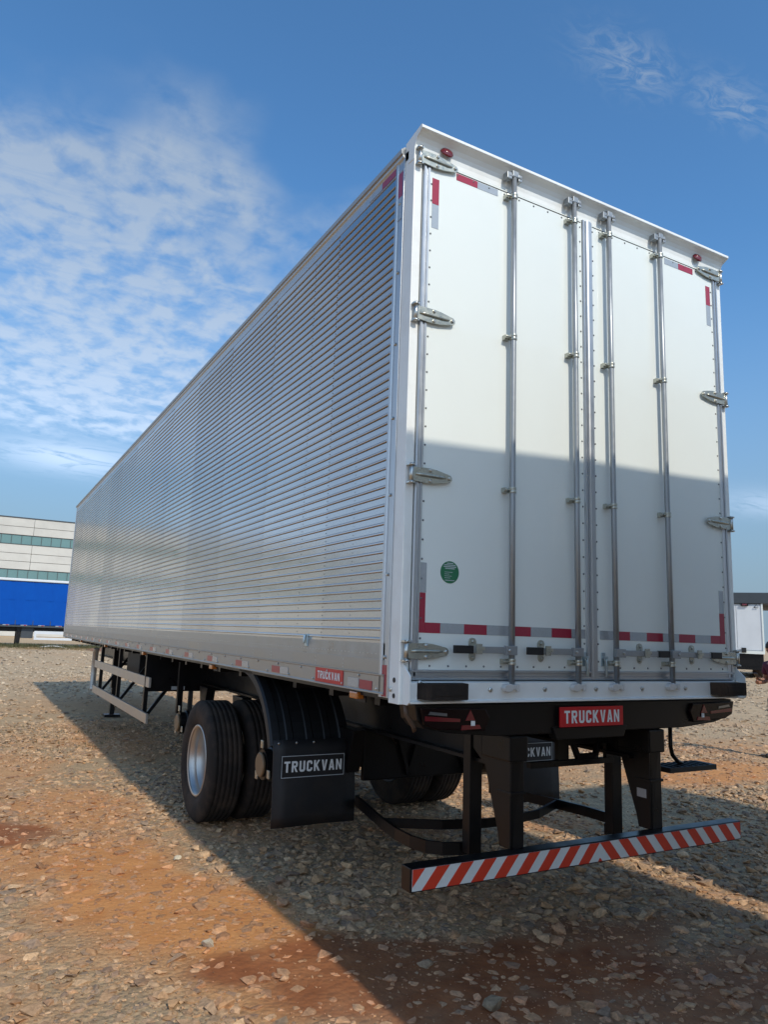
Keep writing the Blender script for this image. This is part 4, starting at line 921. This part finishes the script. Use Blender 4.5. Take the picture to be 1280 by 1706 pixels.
# ================================================================== WHITE BOX TRAILER AND CAR CARRIER ON THE RIGHT
def rot_thing(name, loc, ang, label, cat):
    o = thing(name, loc, label, cat); o.rotation_euler = (0, 0, ang); OFFS[o.name] = False; return o
def build_right():
    a = R(56); lat = Vector((math.cos(a), -math.sin(a), 0)); fw = Vector((math.sin(a), math.cos(a), 0))
    base = Vector((CAM.x, CAM.y, 0)) + fw*45 + lat*(-.82)
    T = rot_thing('white_box_trailer', (base.x, base.y, 0), -a, 'distant white box trailer with dark roof header seen beyond the right rear corner', 'trailer')
    def P(*a_, **k): return part(*a_, **k)
    part('body', MB().box(-1.3, 1.3, .05, 9, 1.36, 4.0), 'fridge_white', T, .02)
    part('rear_door', MB().box(-1.24, -.01, -.0, .05, 1.50, 3.93), 'fridge_white', T, .01); part('rear_door', MB().box(.01, 1.24, -.0, .05, 1.50, 3.93), 'fridge_white', T, .01)
    part('rear_post', MB().box(1.24, 1.32, -.04, .06, 1.3, 4.02), 'white_paint', T); part('rear_post', MB().box(-1.32, -1.24, -.04, .06, 1.3, 4.02), 'white_paint', T)
    part('roof_header', MB().box(-1.5, 2.2, -.10, 8.5, 4.02, 4.62), 'dark_grey', T, .03)
    L_ = part('marker_lamp', MB().box(.25, .62, -.13, -.02, 3.88, 4.03), 'lamp_dark', T, .03); part('lamp_lens', MB().box(.32, .55, -.145, -.131, 3.92, 4.0), 'lamp_red', L_)
    b = MB(); b.tube([(.90, -.06, 3.80), (1.02, -.06, 3.98), (1.10, -.06, 3.80), (.90, -.06, 3.80)], .018, 6); part('pull_loop', b, 'dark_grey', T)
    part('sill', MB().box(-1.3, 1.3, -.06, .05, 1.30, 1.46), 'white_paint', T); part('buffer', MB().box(.18, .42, -.16, -.05, 1.36, 1.62), 'black_plastic', T, .02)
    part('chassis', MB().box(-1.2, 1.25, .1, 8.5, .55, 1.29), 'black_steel', T, .03)
    for x in (-.95, .95):
        for y in (1.6, 2.9): w = part('wheel', MB().lathe([(-.28, .3), (-.28, .46), (-.22, .51), (.22, .51), (.28, .46), (.28, .3), (.1, .2), (.1, .0001)], (x, y, .51), 'x', 24), 'rubber', T)
    part('rear_bumper', MB().box(-1.1, 1.1, -.05, .05, .45, .57), 'black_steel', T)
    b2 = Vector((CAM.x, CAM.y, 0)) + fw*47 + lat*(2.45)
    K = rot_thing('stacked_chassis_rack', (b2.x, b2.y, 0), -a, 'dark steel rack of stacked trailer frames at the right edge of the photo', 'rack')
    for x in (-1.55, 0, 1.55): part('upright', MB().box(x-.07, x+.07, -.1, .1, 0, 4.75), 'dark_grey', K, .01)
    for z in (1.1, 1.9, 2.7, 3.5, 4.3): part('cross_rail', MB().box(-1.6, 1.6, -.14, 1.0, z, z+.22), 'black_steel', K, .01); part('rail_end', MB().box(-1.66, -1.2, -.16, -.141, z+.02, z+.12), 'fridge_white', K)
    for z in (.5, 1.5, 2.3, 3.1, 3.9): part('stacked_frame', MB().box(-1.45, 1.5, .0, 6, z, z+.3), 'dark_grey', K, .02)
build_right()

# ================================================================== PERSON (right edge, looking down at a phone)
def skinned(name, verts, edges, radii, m, parent, sub=2, root=0):
    me = bpy.data.meshes.new(name); me.from_pydata(verts, edges, []); o = bpy.data.objects.new(name, me); COL.objects.link(o)
    sk = o.modifiers.new('s', 'SKIN'); sk.use_smooth_shade = True
    for i, r in enumerate(radii):
        sv = me.skin_vertices[0].data[i]; sv.radius = r if isinstance(r, tuple) else (r, r); sv.use_root = (i == root)
    sb = o.modifiers.new('b', 'SUBSURF'); sb.levels = sub; sb.render_levels = sub
    dg = bpy.context.evaluated_depsgraph_get(); me2 = bpy.data.meshes.new_from_object(o.evaluated_get(dg)); o.modifiers.clear(); o.data = me2; me2.name = name
    me2.materials.clear(); me2.materials.append(M[m])
    for p in me2.polygons: p.use_smooth = True
    o.parent = parent; return o
def build_person():
    loc = (9.12, 3.90, 0); ang = R(79)
    T = rot_thing('person', loc, ang, 'person in maroon t-shirt and dark jeans looking down at a phone, at the right edge', 'person')
    # local frame: +y is forward, x to the right hand
    body = skinned('body', [(0, 0, .95), (0, -.01, 1.10), (0, -.01, 1.28), (0, .0, 1.42), (0, .02, 1.50), (0, .05, 1.58),
        (.18, 0, 1.40), (.24, .0, 1.15), (.17, .24, 1.13), (.09, .31, 1.17), (-.18, 0, 1.40), (-.24, .0, 1.15), (-.17, .24, 1.13), (-.09, .31, 1.17),
        (.10, 0, .88), (.11, .02, .50), (.12, -.01, .10), (.12, .12, .04), (-.10, 0, .88), (-.11, .02, .50), (-.12, -.01, .10), (-.12, .12, .04)],
        [(0, 1), (1, 2), (2, 3), (3, 4), (4, 5), (3, 6), (6, 7), (7, 8), (8, 9), (3, 10), (10, 11), (11, 12), (12, 13), (0, 14), (14, 15), (15, 16), (16, 17), (0, 18), (18, 19), (19, 20), (20, 21)],
        [(.15, .11), (.145, .11), (.16, .12), (.13, .10), .055, .05, .06, .046, .034, .024, .06, .046, .034, .024, .085, .058, .04, .035, .085, .058, .04, .035], 'skin', T)
    # head
    bm = bmesh.new(); bmesh.ops.create_uvsphere(bm, u_segments=24, v_segments=18, radius=1)
    for v in bm.verts:
        x, y, z = v.co; jaw = 1-.22*max(0, -z); v.co = (x*.078*jaw, y*.098*(1-.08*max(0, -z)), z*.120)
        if y > .75 and abs(x) < .22 and -.35 < z < .25: v.co.y += .018*(1-abs(x)/.22)*(1-max(0, z)/.25)
        if y > .5 and .05 < z < .3 and .2 < abs(x) < .55: v.co.y -= .008
    for sx in (-1, 1):
        r = bmesh.ops.create_icosphere(bm, subdivisions=1, radius=.024)
        for v in r['verts']: v.co = (v.co.x*.4 + sx*.078, v.co.y*.8, v.co.z*1.2)
    me = bpy.data.meshes.new('head'); bm.to_mesh(me); bm.free(); me.materials.append(M['skin'])
    for p in me.polygons: p.use_smooth = True
    H = bpy.data.objects.new('head', me); COL.objects.link(H); H.parent = T; H.location = (0, .075, 1.655); H.rotation_euler = (R(-28), 0, 0)
    b = MB(); b.lathe([(-.0, .088), (.03, .092), (.07, .082), (.105, .055), (.122, .001)], (0, 0, 0), 'z', 20, True)
    me = b.mesh('hair', 'hair'); 
    for v in me.vertices: v.co.y = v.co.y*1.2 - .014; 
    hr = bpy.data.objects.new('hair', me); COL.objects.link(hr); hr.parent = H; hr.location = (0, 0, .012); hr.rotation_euler = (R(14), 0, 0)
    for sx in (-1, 1):
        b = MB(); b.lathe([(-.004, .0001), (-.003, .010), (.003, .010), (.004, .0001)], (sx*.030, .088, .012), 'y', 8); part('eye', b, 'hair', H)
    b = MB(); b.box(-.022, .022, .082, .090, -.062, -.054); part('mouth', b, 'shirt_maroon', H, .002)
    sh = skinned('shirt', [(0, 0, .90), (0, 0, 1.02), (0, -.01, 1.16), (0, -.01, 1.30), (0, 0, 1.43), (0, .01, 1.475), (.18, 0, 1.40), (.235, 0, 1.24), (-.18, 0, 1.40), (-.235, 0, 1.24)],
        [(0, 1), (1, 2), (2, 3), (3, 4), (4, 5), (4, 6), (6, 7), (4, 8), (8, 9)], [(.175, .13), (.172, .13), (.17, .13), (.18, .135), (.13, .105), (.07, .07), .080, .072, .080, .072], 'shirt_maroon', T)
    skinned('jeans', [(0, 0, .97), (0, 0, .90), (.10, 0, .82), (.11, .02, .50), (.12, -.01, .09), (-.10, 0, .82), (-.11, .02, .50), (-.12, -.01, .09)],
        [(0, 1), (1, 2), (2, 3), (3, 4), (1, 5), (5, 6), (6, 7)], [(.165, .12), (.16, .12), .098, .074, .064, .098, .074, .064], 'jeans', T)
    for sx in (-1, 1):
        skinned('shoe', [(sx*.12, -.06, .045), (sx*.12, .06, .045), (sx*.13, .19, .035)], [(0, 1), (1, 2)], [.045, .048, .036], 'shoe', T)
        fs = [(0, 0, 0)]; es = []; rd = [.020]
        for k in range(4):
            i = len(fs); x = (-.024 + .016*k)*1.0; ln = (.030, .034, .032, .026)[k]
            fs += [(x, .035, .0), (x, .035+ln, .008), (x, .045+ln, .030)]; es += [(0, i), (i, i+1), (i+1, i+2)]; rd += [.009, .0085, .007]
        i = len(fs); fs += [(-sx*.026, .010, .012), (-sx*.030, .036, .028)]; es += [(0, i), (i, i+1)]; rd += [.010, .008]
        h = skinned('hand', fs, es, rd, 'skin', T, 1); h.location = (sx*.062, .335, 1.185); h.rotation_euler = (R(10), 0, R(sx*55))
    ph = bpy.data.objects.new('phone', MB().box(-.037, .037, -.005, .005, -.075, .075).mesh('phone', 'phone_black', .003)); COL.objects.link(ph)
    mw = Matrix.Translation(Vector(loc)) @ Matrix.Rotation(ang, 4, 'Z') @ Matrix.Translation((0, .39, 1.225)) @ Matrix.Rotation(R(-40), 4, 'X')
    ph.matrix_world = mw; tag(ph, 'black mobile phone held in both hands of the person in maroon', 'phone')
build_person()

# ================================================================== GRASS, BANK, HOSE, LITTER
def build_grass():
    rs = np.random.RandomState(4)
    def blades(name, x, y, h, m, label):
        n = len(x); a = rs.uniform(0, 2*np.pi, n); w = h*.10; lean = rs.uniform(.1, .6, n)*h; z = gheight(x, y)
        dx, dy = np.cos(a), np.sin(a)
        p0 = np.stack([x-dy*w, y+dx*w, z], 1); p1 = np.stack([x+dy*w, y-dx*w, z], 1); p2 = np.stack([x+dx*lean*.4, y+dy*lean*.4, z+h*.6], 1)+np.stack([dy*w*.7, -dx*w*.7, 0*z], 1); p3 = np.stack([x+dx*lean, y+dy*lean, z+h], 1)
        V = np.stack([p0, p1, p2, p3], 1).reshape(-1, 3); F = (np.array([[0, 1, 2], [0, 2, 3]])[None] + (np.arange(n)*4)[:, None, None]).reshape(-1, 3)
        me = bpy.data.meshes.new(name); me.from_pydata(V.tolist(), [], F.tolist()); me.materials.append(M[m]); o = bpy.data.objects.new(name, me); COL.objects.link(o); tag(o, label, kind='stuff')
    n = 9000; x = rs.uniform(-6, 13, n); y = rs.normal(50.6, 1.1, n) + .25*np.sin(x*1.3); k = fbm(x*1.1, y*1.1, 5) > .42; x, y = x[k], y[k]
    blades('grass', x, y, rs.uniform(.08, .30, len(x)), 'grass', 'strip of rough green grass along the far edge of the yard')
    n = 14000; x = rs.uniform(-6, 13, n); y = rs.normal(48.9, 1.4, n); k = fbm(x*1.1, y*1.1, 15) > .5; x, y = x[k], y[k]
    blades('dry_grass', x, y, rs.uniform(.04, .14, len(x)), 'straw', 'dry straw coloured grass beside the green strip')
    # low weeds between the stones
    cx = rs.uniform(-2.4, 1.2, 60); cy = rs.uniform(7.6, 10.2, 60); X = []; Y = []
    for a, b in zip(cx, cy): X.append(a + rs.normal(0, .05, 12)); Y.append(b + rs.normal(0, .05, 12))
    cx = rs.uniform(5.5, 8.5, 20); cy = rs.uniform(1.6, 3.2, 20)
    for a, b in zip(cx, cy): X.append(a + rs.normal(0, .05, 12)); Y.append(b + rs.normal(0, .05, 12))
    X = np.concatenate(X); Y = np.concatenate(Y); blades('weeds', X, Y, rs.uniform(.015, .05, len(X)), 'grass', 'tiny green weeds growing between the stones')
build_grass()
def small_things():
    b = MB(); pts = [(2.2 + 3.3*t, 50.2 - 2.2*t, .05 + .10*math.sin(t*7)) for t in np.linspace(0, 1, 14)]
    b.tube(pts, .035, 6); o = part('hose', b, 'hose', None); tag(o, 'pale hose lying in the grass before the blue trailer', 'hose')
    b = MB(); n = 26; v = []
    for i in range(n+1):
        for j in range(9):
            t = i/n; u = j/8; x = 4.6 + 5.5*t; y = 46.0 + 2.6*u; h = .30*math.sin(math.pi*u)*math.sin(math.pi*t)**.6 * (.75 + .5*math.sin(i*1.7+j))
            v.append((x, y, max(-.03, h-.02)))
    b.add(v, [(i*9+j, (i+1)*9+j, (i+1)*9+j+1, i*9+j+1) for i in range(n) for j in range(8)], True)
    mat('red_soil', (.26, .13, .075), .95, 0, vs=2, var=.3, bump=.03, bs=8)
    o = part('earth_bank', b, 'red_soil', None); tag(o, kind='structure')
small_things()
